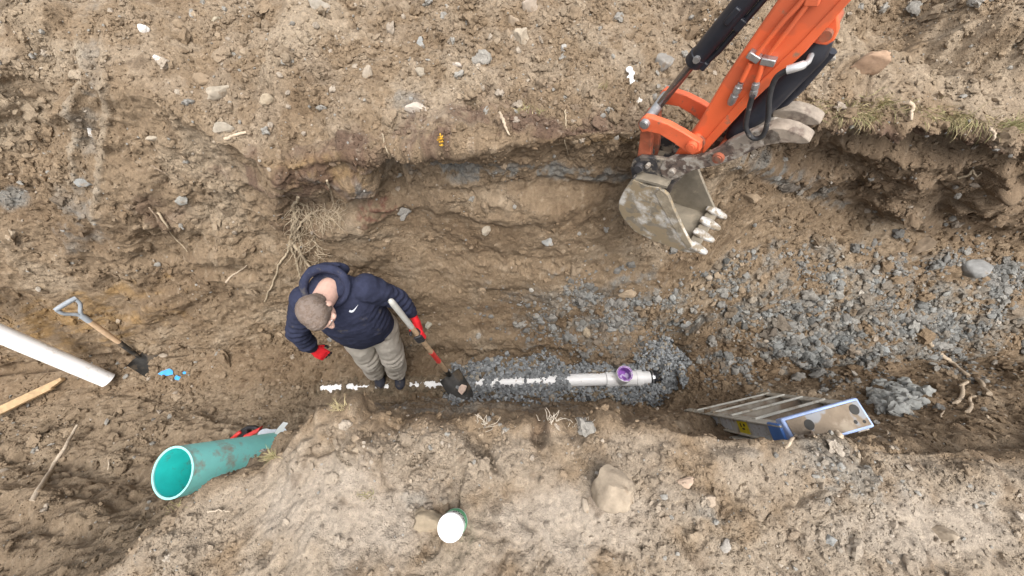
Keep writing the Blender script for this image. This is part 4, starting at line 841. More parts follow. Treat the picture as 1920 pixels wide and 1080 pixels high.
exc = thing('excavator_arm', A(1258, 324, .15), 'orange excavator arm with muddy toothed bucket and thumb reaching over the trench', 'excavator')
ext = lambda p, q_, k: np.array(p) + (np.array(p) - np.array(q_)) * k
# stick
o = .085; th = .13
a0, a1 = A(1309, 231, o), A(1459, 0, o); b0_, b1_ = A(1309, 290, o), A(1587, 0, o)
top_l = a1 + (a1 - A(1357, 148, o)) * 4.2; top_r = b1_ + (b1_ - A(1399, 199, o)) * 2.0
q = MB(); q.extrude([A(1262, 294, o), A(1286, 264, o), A(1309, 231, o), A(1357, 148, o), a1, top_l, top_r, b1_, A(1510, 93, o), A(1399, 199, o), A(1330, 272, o), A(1309, 294, o), A(1288, 298, o)], AN * th)
stick = q.link('stick', M_ORG, exc, 30, bevel=.009)
# flange running along the lower edge and the cylinder lug
q = MB(); q.extrude([A(1316, 291, o), A(1399, 201, o), A(1512, 95, o), A(1592, 4, o), top_r, top_r + (a1 - b1_) * .10, A(1575, 0, o), A(1498, 82, o), A(1388, 187, o), A(1322, 262, o)], -AN * .006); q.link('stiffener', M_ORG, stick, 30, bevel=.003)
q = MB(); q.extrude([A(1500, 92, o + .02), A(1522, 80, o + .02), A(1535, 84, o + .02), A(1549, 86, o + .02), A(1563, 78, o + .02), A(1572, 58, o + .02), A(1570, 30, o + .02), A(1577, -4, o + .02), A(1540, 0, o + .02)], AN * .02); q.link('cylinder_lug', M_ORG, stick, 30, bevel=.004)
q = MB(); q.extrude([A(1500, 92, o + .09), A(1522, 80, o + .09), A(1549, 86, o + .09), A(1563, 78, o + .09), A(1572, 58, o + .09), A(1570, 30, o + .09), A(1577, -4, o + .09), A(1540, 0, o + .09)], AN * .02); q.link('cylinder_lug', M_ORG, stick, 30, bevel=.004)
def pin(u, v, off, ln, r, m, name='pin', par=None, hexn=20):
    c = A(u, v, off); q = MB(); q.loft([(c, r * .92), (c + AN * .004, r), (c + AN * ln, r), (c + AN * (ln + .002), r * .9)], hexn); return q.link(name, m, par or exc, 40)
pin(1547, 69, o + .005, .12, .017, M_RUST, 'lug_pin', stick)
# hydraulic lines on the stick
def line(pts, r, m, name, off, par=exc, n=10):
    q = MB(); q.tube(spline([A(u, v, off) if len((u, v)) == 2 else 0 for u, v in pts], 8), r, n); return q.link(name, m, par, 60)
lo = o - .016
line([(1530, -45), (1505, 0), (1462, 48), (1420, 101)], .0075, M_ORG, 'steel_line', lo, stick)
line([(1560, -40), (1519, 3), (1480, 53), (1443, 101)], .0075, M_ORG, 'steel_line', lo, stick)
line([(1408, 118), (1398, 138), (1391, 152)], .0085, M_ORG, 'steel_line', lo, stick)
line([(1430, 118), (1424, 138), (1419, 152)], .0085, M_ORG, 'steel_line', lo, stick)
for (u0, v0, u1, v1) in ((1403, 100, 1424, 113), (1427, 113, 1454, 118)):
    c = (A(u0, v0, lo) + A(u1, v1, lo)) / 2; d = unit(A(u1, v1, lo) - A(u0, v0, lo)); L_ = np.linalg.norm(A(u1, v1, lo) - A(u0, v0, lo)) / 2
    q = MB(); q.box(c + AN * .004, d * L_, np.cross(d, AN) * .011, AN * .013); q.link('line_clamp', M_FIT, stick, 30, bevel=.003)
q = MB(); q.box(A(1524, 0, lo) + AN * .004, unit(A(1540, 0, lo) - A(1524, 0, lo)) * .018, np.cross(unit(A(1540, 0, lo) - A(1524, 0, lo)), AN) * .014, AN * .012); q.link('line_clamp', M_ORG, stick, 30, bevel=.004)
def fitting(p, q_, r, name='fitting', par=stick):
    p = np.array(p); q_ = np.array(q_); m = MB(); v_ = q_ - p
    m.loft([(p, r * .8), (p + v_ * .15, r * .8), (p + v_ * .16, r * 1.15), (p + v_ * .42, r * 1.15), (p + v_ * .43, r * .85), (p + v_ * .55, r * .85), (p + v_ * .56, r * 1.2), (p + v_ * .9, r * 1.2), (q_, r * .9)], 8); return m.link(name, M_FIT, par, 25)
fitting(A(1389, 156, lo), A(1369, 195, lo), .0115); fitting(A(1419, 152, lo), A(1411, 182, lo), .0105)
line([(1411, 180), (1402, 212), (1399, 240), (1412, 259), (1430, 254), (1440, 224), (1443, 180), (1455, 146), (1478, 130)], .0085, M_HOSE, 'hydraulic_hose', o - .065)
q = MB(); q.tube(spline([A(1476, 131, o - .065), A(1500, 124, o - .06), A(1514, 117, o - .03), A(1520, 105, o + .02), A(1526, 95, o + .05)], 6), [.0125] * 9 + [.0085] * 16, 12); q.link('hose_elbow', mat('pale_zinc', (.62, .62, .62), .4, metal=.5, var=.1), exc, 40)
# thumb cylinder
mid = o + th / 2
q = MB(); t0 = A(1527, 92, mid); t1 = A(1372, 262, mid)
q.loft([(A(1545, 70, mid), .030), (t0, .046), (t0 + (t1 - t0) * .08, .047), (t0 + (t1 - t0) * .80, .042), (t0 + (t1 - t0) * .82, .045), (t0 + (t1 - t0) * .9, .045), (t1, .026)], 24); q.link('thumb_cylinder', M_CYL, exc, 35)
q = MB(); q.tube([A(1560, 95, mid + .03), A(1500, 165, mid + .03), A(1440, 222, mid + .03)], .016, 12); q.link('cylinder_port_tube', M_CYL, exc, 40)
q = MB(); q.loft([(t1, .02), (A(1338, 296, mid), .02)], 16); q.link('thumb_rod', M_ROD, exc, 40)
# bucket cylinder
c0 = A(1299, 119, mid); c1 = A(1397, 0, mid); cd_ = (c1 - c0)
q = MB(); q.loft([(c0, .030), (c0 + cd_ * .03, .036), (c0 + cd_ * .16, .036), (c0 + cd_ * .17, .033), (c0 + cd_ * 2.2, .033)], 28); bc = q.link('bucket_cylinder', M_CYL, exc, 35)
q = MB(); e = unit(np.cross(cd_, AN)); e = e if e[0] > 0 else -e; q.tube([c0 + cd_ * .10 + e * .035, c0 + cd_ * .35 + e * .043, c0 + cd_ * 2.2 + e * .043], .010, 10); q.link('cylinder_tube', M_CYL, bc, 40)
for cc_, hx, hy, hz_ in ((c0 + cd_ * .10 + e * .036, .016, .012, .018), (c0 + cd_ * .78 + e * .036, .02, .015, .018), (c0 + cd_ * .86 - AN * .034, .028, .010, .008)):
    q = MB(); q.box(cc_, unit(cd_) * hx, e * hy, AN * hz_); q.link('tube_clamp', M_CYL, bc, 30, bevel=.004)
q = MB(); p_ = c0 + cd_ * .18 - AN * .033; q.loft([(p_, .013), (p_ - AN * .012, .012)], 8, e); q.link('grease_cap', M_FIT, bc, 30)
q = MB(); q.loft([(c0, .0165), (A(1231, 204, mid), .0165), (A(1222, 214, mid), .020)], 18); q.link('cylinder_rod', M_ROD, exc, 40)
q = MB(); ce = A(1216, 222, mid); q.loft([(ce - AN * .045, .027), (ce + AN * .045, .027)], 20); q.link('rod_eye', M_RUST, exc, 35)
# H links, pins
def link_plate(pts, off, th, m, name): q = MB(); q.extrude([A(u, v, off) for u, v in pts], AN * th); return q.link(name, m, exc, 30, bevel=.004)
LKP = [(1198, 240), (1200, 226), (1208, 219), (1222, 222), (1252, 233), (1280, 248), (1302, 262), (1313, 268), (1312, 284), (1298, 291), (1284, 284), (1262, 268), (1236, 252), (1213, 247), (1204, 249)]
link_plate(LKP, .035, .028, M_ORGW, 'bucket_link')
P3 = [A(u, v, .035) + AN * .19 for u, v in LKP]; q = MB(); q.extrude(P3, AN * .028); q.link('bucket_link', M_ORGW, exc, 30, bevel=.004)
pin(1207, 235, .018, .25, .0205, M_FIT, 'link_pin'); pin(1295, 277, .020, .24, .0215, M_ORGW, 'link_pin')
pin(1295, 277, .017, .02, .013, M_ORGW, 'pin_cap'); pin(1207, 235, .015, .02, .013, M_FIT, 'pin_cap')
q = MB(); c = A(1304, 270, .065); q.loft([(c, .034), (c + AN * .018, .034)], 24); q.link('pivot_boss', M_RUST, exc, 35)
RK = [(1201, 232), (1219, 232), (1221, 262), (1219, 300), (1214, 318), (1196, 318), (1194, 296), (1199, 262)]
link_plate(RK, .075, .028, M_RUST, 'rocker_link')
P3 = [A(u, v, .075) + AN * .085 for u, v in RK]; q = MB(); q.extrude(P3, AN * .028); q.link('rocker_link', M_RUST, exc, 30, bevel=.004)
# thumb: pivot plate and two prongs
TB = [(1240, 330), (1236, 316), (1244, 303), (1262, 296), (1300, 297), (1322, 292), (1345, 280), (1372, 262), (1402, 249), (1430, 242), (1448, 240), (1462, 247), (1468, 262), (1462, 270), (1440, 272), (1410, 284), (1385, 297), (1345, 311), (1300, 320), (1272, 334), (1256, 340)]
q = MB(); q.extrude([A(u, v, .045) for u, v in TB], AN * .03); tbp = q.link('thumb_plate', M_THUMB, exc, 30, bevel=.006)
q = MB(); q.extrude([A(u, v, .045) + AN * .130 for u, v in TB], AN * .03); q.link('thumb_plate', M_THUMB, exc, 30, bevel=.006)
TW = [(1372, 266), (1402, 252), (1440, 243), (1462, 248), (1466, 262), (1440, 270), (1410, 281), (1385, 293)]
q = MB(); q.extrude([A(u, v, .075) for u, v in TW], AN * .100); q.link('thumb_web', M_THUMB, exc, 30, bevel=.005)
PR = [(1425, 246), (1448, 239), (1470, 240), (1490, 246), (1506, 254), (1516, 261), (1520, 266), (1515, 270), (1502, 271), (1480, 269), (1456, 269), (1430, 276)]
q = MB(); q.extrude([A(u, v, .045) for u, v in PR], AN * .055); q.link('thumb_prong', M_PRONG, exc, 30, bevel=.016)
q = MB(); q.extrude([A(u + 2, v + 1, .045) + AN * .105 for u, v in PR], AN * .055); q.link('thumb_prong', M_PRONG, exc, 30, bevel=.016)
pin(1258, 325, .022, .28, .017, M_THUMB, 'thumb_pin'); pin(1345, 299, .030, .25, .023, M_RUST, 'rod_pin'); pin(1345, 299, .026, .02, .013, M_RUST, 'pin_cap')
pin(1196, 318, .025, .26, .022, M_MUDST, 'bucket_pin'); pin(1213, 313, .028, .02, .012, M_THUMB, 'bolt', None, 6); pin(1189, 336, .012, .02, .012, M_MUDST, 'bolt', None, 6)
# bucket
buck = bpy.data.objects.new('bucket', None); C.objects.link(buck); buck.parent = exc
BW = .30
CH = [(1188, 337), (1172, 354), (1161, 376), (1160, 392), (1168, 409), (1190, 434), (1222, 450), (1256, 463), (1284, 473), (1303, 474), (1296, 458), (1283, 434), (1268, 402), (1257, 376), (1253, 366), (1236, 352), (1212, 349)]
q = MB(); q.extrude([A(u, v, 0) for u, v in CH], AN * .016); q.link('side_plate', M_BUCK, buck, 30, bevel=.003)
q = MB(); q.extrude([A(u, v, 0) + AN * (BW - .016) for u, v in CH], AN * .016); q.link('side_plate', M_BUCKI, buck, 30, bevel=.003)
BL = spline([A(u, v, 0) for u, v in ((1250, 350), (1214, 340), (1188, 337), (1172, 354), (1161, 376), (1160, 392), (1168, 409), (1190, 434), (1222, 450), (1256, 463), (1284, 473), (1303, 474))], 5)
cen = A(1230, 410, 0); q = MB(); n = len(BL); vs = []; th_ = .014
inn = []
for i, p_ in enumerate(BL):
    t = BL[min(i + 1, n - 1)] - BL[max(i - 1, 0)]; nn = unit(np.cross(t, AN)); nn = nn if nn @ (cen - p_) > 0 else -nn; inn.append(p_ + nn * th_)
vs = [p_ + AN * .002 for p_ in BL] + [p_ + AN * (BW - .002) for p_ in BL] + [p_ + AN * .002 for p_ in inn] + [p_ + AN * (BW - .002) for p_ in inn]; fs = []
for i in range(n - 1): fs += [(i, i + 1, n + i + 1, n + i), (2 * n + i, 3 * n + i, 3 * n + i + 1, 2 * n + i + 1), (i, 2 * n + i, 2 * n + i + 1, i + 1), (n + i, n + i + 1, 3 * n + i + 1, 3 * n + i)]
fs += [(0, n, 3 * n, 2 * n), (n - 1, 3 * n - 1, 4 * n - 1, 2 * n - 1)]
q.add(vs, fs); q.link('bucket_shell', M_BUCKI, buck, 40)
# cutter strip on the near cheek's front edge
q = MB(); q.extrude([A(1253, 366, 0), A(1268, 402, 0), A(1283, 434, 0), A(1298, 462, 0), A(1290, 466, 0), A(1272, 440, 0), A(1246, 396, 0), A(1228, 362, 0), A(1238, 354, 0)], -AN * .004); q.link('side_cutter', mat('cutter_mud', (.30, .25, .18), .7, var=.3, scale=22, dirt=((.50, .46, .40), .42, 12), bump=.5), buck, 30, bevel=.003)
# lip and teeth
lip0, lip1 = A(1284, 466, 0), A(1306, 472, 0); tdv = unit(A(1323, 478, 0) - A(1298, 464, 0)); tup = unit(np.cross(AN, tdv))
q = MB(); q.box((lip0 + lip1) / 2 + AN * BW / 2, unit(lip1 - lip0) * .030, AN * (BW / 2 + .002), tup * .008); q.link('cutting_lip', M_BUCKI, buck, 30, bevel=.004)
for k in range(4):
    c = A(1296, 465, 0) + AN * (.020 + k * (BW - .040) / 3); q = MB()
    q.loft([(c - tdv * .035, .018, .010), (c, .024, .020), (c + tdv * .03, .024, .020), (c + tdv * .055, .020, .015), (c + tdv * .074, .015, .010), (c + tdv * .082, .008, .005)], 12, AN)
    q.link('tooth', M_TOOTH, buck, 30, bevel=.005)
EAR = [(1182, 316), (1186, 302), (1200, 294), (1226, 296), (1250, 300), (1270, 304), (1282, 318), (1276, 336), (1262, 348), (1254, 366), (1234, 354), (1208, 352), (1186, 342)]
q = MB(); q.extrude([A(u, v, .05) for u, v in EAR], AN * .022); q.link('hinge_ear', M_MUDST, buck, 30, bevel=.005)
q = MB(); q.extrude([A(u, v, .05) + AN * .165 for u, v in EAR], AN * .022); q.link('hinge_ear', M_MUDST, buck, 30, bevel=.005)
q = MB(); q.extrude([A(1186, 330, .072), A(1200, 318, .072), A(1240, 322, .072), A(1262, 336, .072), A(1254, 350, .072), A(1210, 346, .072)], AN * .145); q.link('hinge_web', M_MUDST, buck, 30, bevel=.004)

# ------------------------------------------------------------------ the man in the trench
M_SKIN = mat('skin', (.70, .45, .36), .5, var=.10, scale=30, bump=.1, spec=.4)
M_HOOD = mat('navy_fleece', (.029, .033, .060), .95, var=.2, scale=30, bump=.5, bscale=260, spec=.15, dirt=((.085, .078, .076), .24, 12))
M_TROU = mat('khaki_cotton', (.42, .385, .335), .9, var=.12, scale=14, bump=.35, bscale=240, spec=.15, dirt=((.24, .19, .135), .3, 9))
M_GLOV = mat('red_knit_glove', (.66, .022, .030), .75, var=.15, scale=60, bump=.6, bscale=420, spec=.2)
M_PALM = mat('black_palm_coating', (.025, .025, .028), .5, var=.2, scale=40, bump=.3)
M_SHOE = mat('dark_shoe', (.030, .032, .045), .7, var=.2, scale=40, dirt=((.16, .125, .09), .36, 16), bump=.4)
M_SOLE = mat('muddy_sole', (.14, .11, .08), .85, var=.2, scale=30, bump=.4)
M_HAIR = mat('grey_brown_hair', (.17, .128, .102), .75, var=.3, scale=160, bump=.8, bscale=340, spec=.25, patches=(((.20, .158, .132), .40, 45),))
M_EYE = mat('eye_white', (.75, .73, .70), .25, var=.03, bump=0); M_LACE = mat('lace', (.10, .10, .12), .7)
Lx = unit((.965, .19, 0)); Fw = unit((.19, -.965, 0)); Zu = np.array((0, 0, 1.0))
hipc = np.array((-1.015, .795, .93)); shc = np.array((-1.03, .845, 1.44))
man = thing('person', (-1.08, .60, .0), 'person in navy hoodie, khaki trousers and red gloves standing in the trench holding a shovel', 'person')
SL = np.array((-.825, .880, 1.40)); SR = np.array((-1.225, .805, 1.385))
EL = W(745, 560, 1.17); WL = W(770, 586, 1.00); ER = W(556, 622, 1.12); WR = W(582, 650, .89)
KL = np.array((-.93, .690, .50)); KR = np.array((-1.12, .675, .50)); HLg = hipc + Lx * .105 - Zu * .06; HRg = hipc - Lx * .105 - Zu * .06
AL = np.array((-.985, .645, .10)); AR = np.array((-1.165, .640, .10))
HC = np.array((-1.003, .660, 1.575)); HS = .90; NB_ = np.array((-1.035, .80, 1.475))
# head frame: face turned down and to his left (towards the shovel)
hup = unit((.0, -.62, .78)); hfw = unit(np.array((.50, -.62, -.62))); hfw = unit(hfw - hup * (hfw @ hup)); hrt = np.cross(hfw, hup)
hrt, hfw, hup = hrt * HS, hfw * HS, hup * HS
hp_ = lambda a, b, c: HC + hrt * a + hfw * b + hup * c
b = MB()
# torso, limbs, neck, head: one continuous body
b.loft([(hipc - Zu * .10, .15, .11), (hipc, .18, .13), (hipc + (shc - hipc) * .3 + Fw * .02, .18, .14), (hipc + (shc - hipc) * .65, .165, .11), (shc - Zu * .04, .12, .07), (shc + Zu * .04, .07, .06)], 24, Lx)
for S_, E_, W_ in ((SL, EL, WL), (SR, ER, WR)):
    S2 = S_ + (shc - S_) * .30 - Zu * .03; b.capsule(S2, S2 + (E_ - S2) * .9, .036, .034); b.capsule(S2 + (E_ - S2) * .9, W_, .034, .028)
for H_, K_, A_n in ((HLg, KL, AL), (HRg, KR, AR)):
    b.capsule(H_, K_, .085, .060); b.capsule(K_, A_n, .058, .042)
b.capsule(shc + Zu * .01, hp_(0, -.025, -.05), .066, .060)
b.ellipsoid(hp_(0, -.012, .025), hrt * .077, hfw * .096, hup * .088); b.ellipsoid(hp_(0, .030, -.035), hrt * .062, hfw * .066, hup * .075)
b.ellipsoid(hp_(0, .060, -.085), hrt * .034, hfw * .030, hup * .028); b.ellipsoid(hp_(0, .083, .018), hrt * .048, hfw * .016, hup * .014)
b.capsule(hp_(0, .090, .005), hp_(0, .112, -.030), .010, .015); b.ellipsoid(hp_(.012, .100, -.034), hrt * .010, hfw * .011, hup * .009); b.ellipsoid(hp_(-.012, .100, -.034), hrt * .010, hfw * .011, hup * .009)
b.ellipsoid(hp_(0, .088, -.062), hrt * .024, hfw * .010, hup * .007); b.ellipsoid(hp_(0, .086, -.074), hrt * .021, hfw * .010, hup * .007)
for s_ in (-1, 1):
    b.ellipsoid(hp_(s_ * .080, -.012, -.012), hrt * .010 * s_, unit(hfw + hrt * .35 * s_) * .020, hup * .034)
    b.ellipsoid(hp_(s_ * .045, .062, -.020), hrt * .024, hfw * .024, hup * .020)
body = b.link('body', M_SKIN, man, 180, remesh=.0055, relax=3)
for s_ in (-1, 1):
    q = MB(); q.ellipsoid(hp_(s_ * .031, .0805, -.002), hrt * .012, hfw * .009, hup * .007, 12, 8); q.link('eye', M_EYE, body, 180)
    q = MB(); q.tube(spline([hp_(s_ * .014, .097, .016), hp_(s_ * .030, .096, .022), hp_(s_ * .048, .085, .018)], 4), [.003, .004, .004, .004, .004, .004, .004, .003, .002], 6); q.link('eyebrow', M_HAIR, body, 60)
# hair: a thick cap over crown, sides and back
q = MB(); q.ellipsoid(hp_(0, -.016, .032), hrt * .085, hfw * .102, hup * .090, 48, 28); q.ellipsoid(hp_(0, -.050, -.010), hrt * .076, hfw * .062, hup * .066, 32, 20); q.ellipsoid(hp_(0, .030, .060), hrt * .066, hfw * .062, hup * .050, 32, 20)
for s_ in (-1, 1): q.ellipsoid(hp_(s_ * .071, .012, .005), hrt * .011, hfw * .022, hup * .036, 16, 10)
def hw(co, no):
    u_ = (co - HC) @ hrt; v_ = (co - HC) @ hfw; w_ = (co - HC) @ hup; an = np.arctan2(u_, v_ + .03)
    return .0016 * fbm(an * 26 + 3 * w_, w_ * 12, 7, 3) + .0016 * fbm(u_ * 25, v_ * 140, 8, 2)
q.link('hair', M_HAIR, man, 180, remesh=.004, relax=2, wob=hw)

# hooded top
h = MB()
tor = lambda t, f=0, z=0, l=0: hipc + (shc - hipc) * t + Fw * f + Zu * z + Lx * l
h.loft([(hipc - Zu * .060, .188, .135), (hipc - Zu * .02 + Fw * .006, .204, .152), (tor(.2, .018), .206, .160), (tor(.45, .022), .200, .155), (tor(.7, .012), .200, .138), (tor(.88, .0), .196, .112), (tor(1.0, -.01), .150, .090), (tor(1.1, -.01), .098, .088)], 36, Lx)
for S_, E_, W_, k in ((SL, EL, WL, 1), (SR, ER, WR, -1)):
    h.capsule(S_ - Zu * .005 - Lx * k * .03, E_, .082, .064, 20); h.capsule(E_, E_ + (W_ - E_) * .75, .064, .052, 20); h.capsule(E_ + (W_ - E_) * .75, W_, .058, .045, 20)
    h.capsule(W_ - (W_ - E_) * .12, W_ + (W_ - E_) * .02, .047, .043, 20)
def fold(co, no):
    a = co @ Lx; f = co @ Fw; zz = co[:, 2]
    w_ = .006 * fbm(a * 7 + f * 3, zz * 11 + a * 4, 21, 3) + .004 * np.abs(fbm(a * 13 + 2, zz * 20, 23, 2))
    for E_, S_, W_ in ((EL, SL, WL), (ER, SR, WR)):
        d = np.linalg.norm(co - E_, axis=1); ax_ = unit(W_ - S_); t = (co - E_) @ ax_
        w_ = w_ + .0065 * np.exp(-(d / .15) ** 2) * np.sin(t * 120 + 3 * perlin(a * 15, f * 15, 3))
    hemz = np.abs(zz - (hipc[2] - .035)); tor_ = np.linalg.norm((co - (hipc + np.array((0, 0, -.03))))[:, :2], axis=1) < .27
    return w_ - .010 * np.exp(-(hemz / .010) ** 2) * tor_
hood = h.link('hoodie', M_HOOD, man, 180, remesh=.0075, relax=4, wob=fold)
q = MB(); cN = shc + Zu * .075 + Fw * .005; ring = []; rr = []
for k in range(25):
    a = 2 * math.pi * k / 24; back = .5 - .5 * math.cos(a)   # a = pi at the back
    ring.append(cN + Lx * (.118 * math.sin(a)) + Fw * (.090 * math.cos(a) + .01) + Zu * (-.055 * math.cos(a) * 1.0 - .02 + .015 * back)); rr.append(.016 + .010 * back)
q.tube(ring, rr, 14)
q.ellipsoid(cN - Fw * .12 - Zu * .065, Lx * .115, Fw * .035, Zu * .085, 24, 14); q.ellipsoid(cN - Fw * .105 + Zu * .01, Lx * .095, Fw * .028, Zu * .022, 24, 14)
q.link('hood', M_HOOD, hood, 180, remesh=.006, relax=3, wob=lambda co, no: .004 * fbm(co[:, 0] * 14, co[:, 1] * 14 + co[:, 2] * 9, 31, 3))
# little white emblem on the chest, found on the cloth itself
def surf_pick(o, u, v, base):
    n = len(o.data.vertices); co = np.empty(n * 3); o.data.vertices.foreach_get('co', co); co = co.reshape(-1, 3) + base
    no = np.empty(n * 3); o.data.vertex_normals.foreach_get('vector', no); no = no.reshape(-1, 3)
    U_, V_, D_ = proj(co); m = np.where(np.hypot(U_ - u, V_ - v) < 7)[0]; m = m[D_[m] < D_[m].min() + .04]; k = m[np.argmin(np.hypot(U_[m] - u, V_[m] - v))]
    return co[k], no[m].mean(0)
mb_ = np.array(man.location)
ec, en = surf_pick(hood, 663, 579, mb_); en = unit(en)
er = unit(W(674, 570, 1.25) - W(658, 584, 1.25)); er = unit(er - en * (er @ en)); eu = np.cross(en, er)
SW = [(-.030, .004), (-.024, -.009), (-.012, -.012), (.004, -.006), (.036, .012), (.008, .002), (-.008, -.001), (-.016, .003), (-.018, .012)]
q = MB(); q.extrude([ec + er * a + eu * c_ + en * .002 for a, c_ in SW], en * .0025); q.link('chest_emblem', mat('white_print', (.72, .75, .82), .6, var=.06, scale=60), hood, 0)

# trousers
t = MB()
t.ellipsoid(hipc - Zu * .05, Lx * .178, Fw * .130, Zu * .13, 28, 16)
for H_, K_, A_n, k in ((HLg, KL, AL, 1), (HRg, KR, AR, -1)):
    sh_ = A_n + Zu * .03
    t.loft([(H_ + Zu * .06, .095, .115), (H_ - Zu * .06, .100, .112), (H_ + (K_ - H_) * .5, .095, .102), (K_, .084, .092), (K_ + (sh_ - K_) * .5, .082, .090), (sh_ + Zu * .05, .080, .088), (sh_ - Zu * .01 + Fw * .01, .072, .084)], 24, Lx)
def pfold(co, no):
    a = co @ Lx; f = co @ Fw; zz = co[:, 2]
    low = sstep(.5, .1, zz)
    return .006 * fbm(a * 8, zz * 9, 41, 3) + .010 * low * np.sin(zz * 75 + 4 * perlin(a * 9, f * 9, 5)) * .8 + .006 * np.abs(fbm(a * 14, zz * 6 + a * 5, 43, 2)) + .008 * np.exp(-((zz - .5) / .09) ** 2) * np.sin(zz * 95 + 3 * perlin(a * 8, f * 8, 6))
t.link('trousers', M_TROU, man, 180, remesh=.0075, relax=3, wob=pfold)
# shoes
for An, toe in ((AL, W(749, 729, .045)), (AR, W(711, 727, .045))):
    toe = np.array((toe[0], toe[1], .045)); hl_ = np.array((An[0], An[1] + .05, .045)); d = unit(toe - hl_); L_ = np.linalg.norm(toe - hl_); sdx = np.cross(d, Zu)
    q = MB(); q.loft([(hl_ - d * .012, .020, .020), (hl_ + Zu * .006, .034, .040), (hl_ + d * L_ * .22 + Zu * .012, .038, .048), (hl_ + d * L_ * .45 + Zu * .004, .040, .042), (hl_ + d * L_ * .7 - Zu * .004, .047, .034), (hl_ + d * L_ * .9 - Zu * .010, .041, .026), (hl_ + d * L_ * 1.02 - Zu * .016, .018, .014)], 20, sdx)
    q.capsule(hl_ + d * .045 + Zu * .02, An + Zu * .06, .043, .040)
    shoe = q.link('shoe', M_SHOE, man, 180, remesh=.005, relax=2)
    q = MB(); out = []
    for k in range(24):
        a = 2 * math.pi * k / 24; out.append(hl_ + d * (L_ * .5 + (L_ * .53) * math.cos(a)) + sdx * ((.046 if math.cos(a) > 0 else .040) * math.copysign(abs(math.sin(a)) ** .75, math.sin(a))) - Zu * .045)
    q.extrude(out, Zu * .024); q.link('sole', M_SOLE, shoe, 50, bevel=.004)
    q = MB()
    for k in range(5):
        c = hl_ + d * L_ * (.42 + .075 * k) + Zu * (.052 - .007 * k); q.tube(spline([c - sdx * .026 - Zu * .010, c + Zu * .002, c + sdx * .026 - Zu * .010], 4), .0035, 6)
    q.link('laces', M_LACE, shoe, 60)

# gloved hands
def hand(wrist, palm_c, fdir, pn, fingers, thumb, name='glove', cuff=None, blackside=None):
    """palm block plus four separate finger chains and a thumb chain, grown into one glove; black coating on the palm side"""
    q = MB(); fdir = unit(fdir); pn = unit(pn - fdir * (pn @ fdir)); sd_ = np.cross(fdir, pn)
    q.loft([(wrist, .030, .024), (wrist + (palm_c - wrist) * .45, .036, .020), (palm_c, .043, .018), (palm_c + fdir * .035, .044, .016), (palm_c + fdir * .046, .036, .012)], 20, sd_)
    for chain in list(fingers) + [thumb]:
        for i in range(len(chain) - 1): q.capsule(chain[i], chain[i + 1], .0118 - .0010 * i, .0112 - .0010 * i, 12)
    o = q.link(name, [M_GLOV, M_PALM], man, 180, remesh=.0032, relax=2)
    me = o.data; n = len(me.polygons); ce = np.empty(n * 3); me.polygons.foreach_get('center', ce); no = np.empty(n * 3); me.polygons.foreach_get('normal', no)
    ce = ce.reshape(-1, 3) + mb_; no = no.reshape(-1, 3); mi = blackside(ce, no); me.polygons.foreach_set('material_index', mi.astype(np.int32))
    return o
# left hand closed round the shaft
gt = .40; gc_ = hp(gt); u1 = unit(WL - gc_); u1 = unit(u1 - hd_ * (u1 @ hd_)); u2 = np.cross(hd_, u1)
# choose the turning sense so the fingers pass in front (towards the camera) and close underneath
vd = unit(CAM - gc_)
if u2 @ vd < 0: u2 = -u2
R1 = .034
def wrap(t, angs, r): return [hp(t) + (u1 * math.cos(R(a)) + u2 * math.sin(R(a))) * r for a in angs]
fin = [wrap(gt + k * .019 - .022, (30, 82, 140, 205), R1 - .001 * abs(k - 1)) for k in range(4)]
thb = wrap(gt - .045, (-10, -60, -110), R1 + .002)
kn = hp(gt + .006) + (u1 * math.cos(R(20)) + u2 * math.sin(R(20))) * .040
q = MB(); wrl = WL + (WL - EL) * .10
q.loft([(wrl, .030, .026), (wrl + (kn - wrl) * .5 + u2 * .006, .040, .024), (kn, .044, .020)], 20, hd_)
q.capsule(hp(gt - .030) + (u1 * .9 + u2 * .4) * .036, hp(gt + .034) + (u1 * .9 + u2 * .4) * .036, .017, .016)
for ch_ in fin + [thb]:
    for i in range(len(ch_) - 1): q.capsule(ch_[i], ch_[i + 1], .0125 - .0008 * i, .0118 - .0008 * i, 12)
q.capsule(wrl + (kn - wrl) * .4, thb[0], .020, .014)
gl_ = q.link('glove', [M_GLOV, M_PALM], man, 180, remesh=.0032, relax=2)
def setmat(o, fn):
    me = o.data; n = len(me.polygons); ce = np.empty(n * 3); me.polygons.foreach_get('center', ce); ce = ce.reshape(-1, 3) + mb_
    me.polygons.foreach_set('material_index', fn(ce).astype(np.int32))
def lf(ce):
    r_ = ce - gc_; ax_ = r_ @ hd_; a = r_ @ u1; b_ = r_ @ u2; ang = np.degrees(np.arctan2(b_, a)); rad = np.hypot(a, b_)
    return ((ang > 118) | (ang < -75) | (rad < R1 - .004)) & (rad < .06)
setmat(gl_, lf)
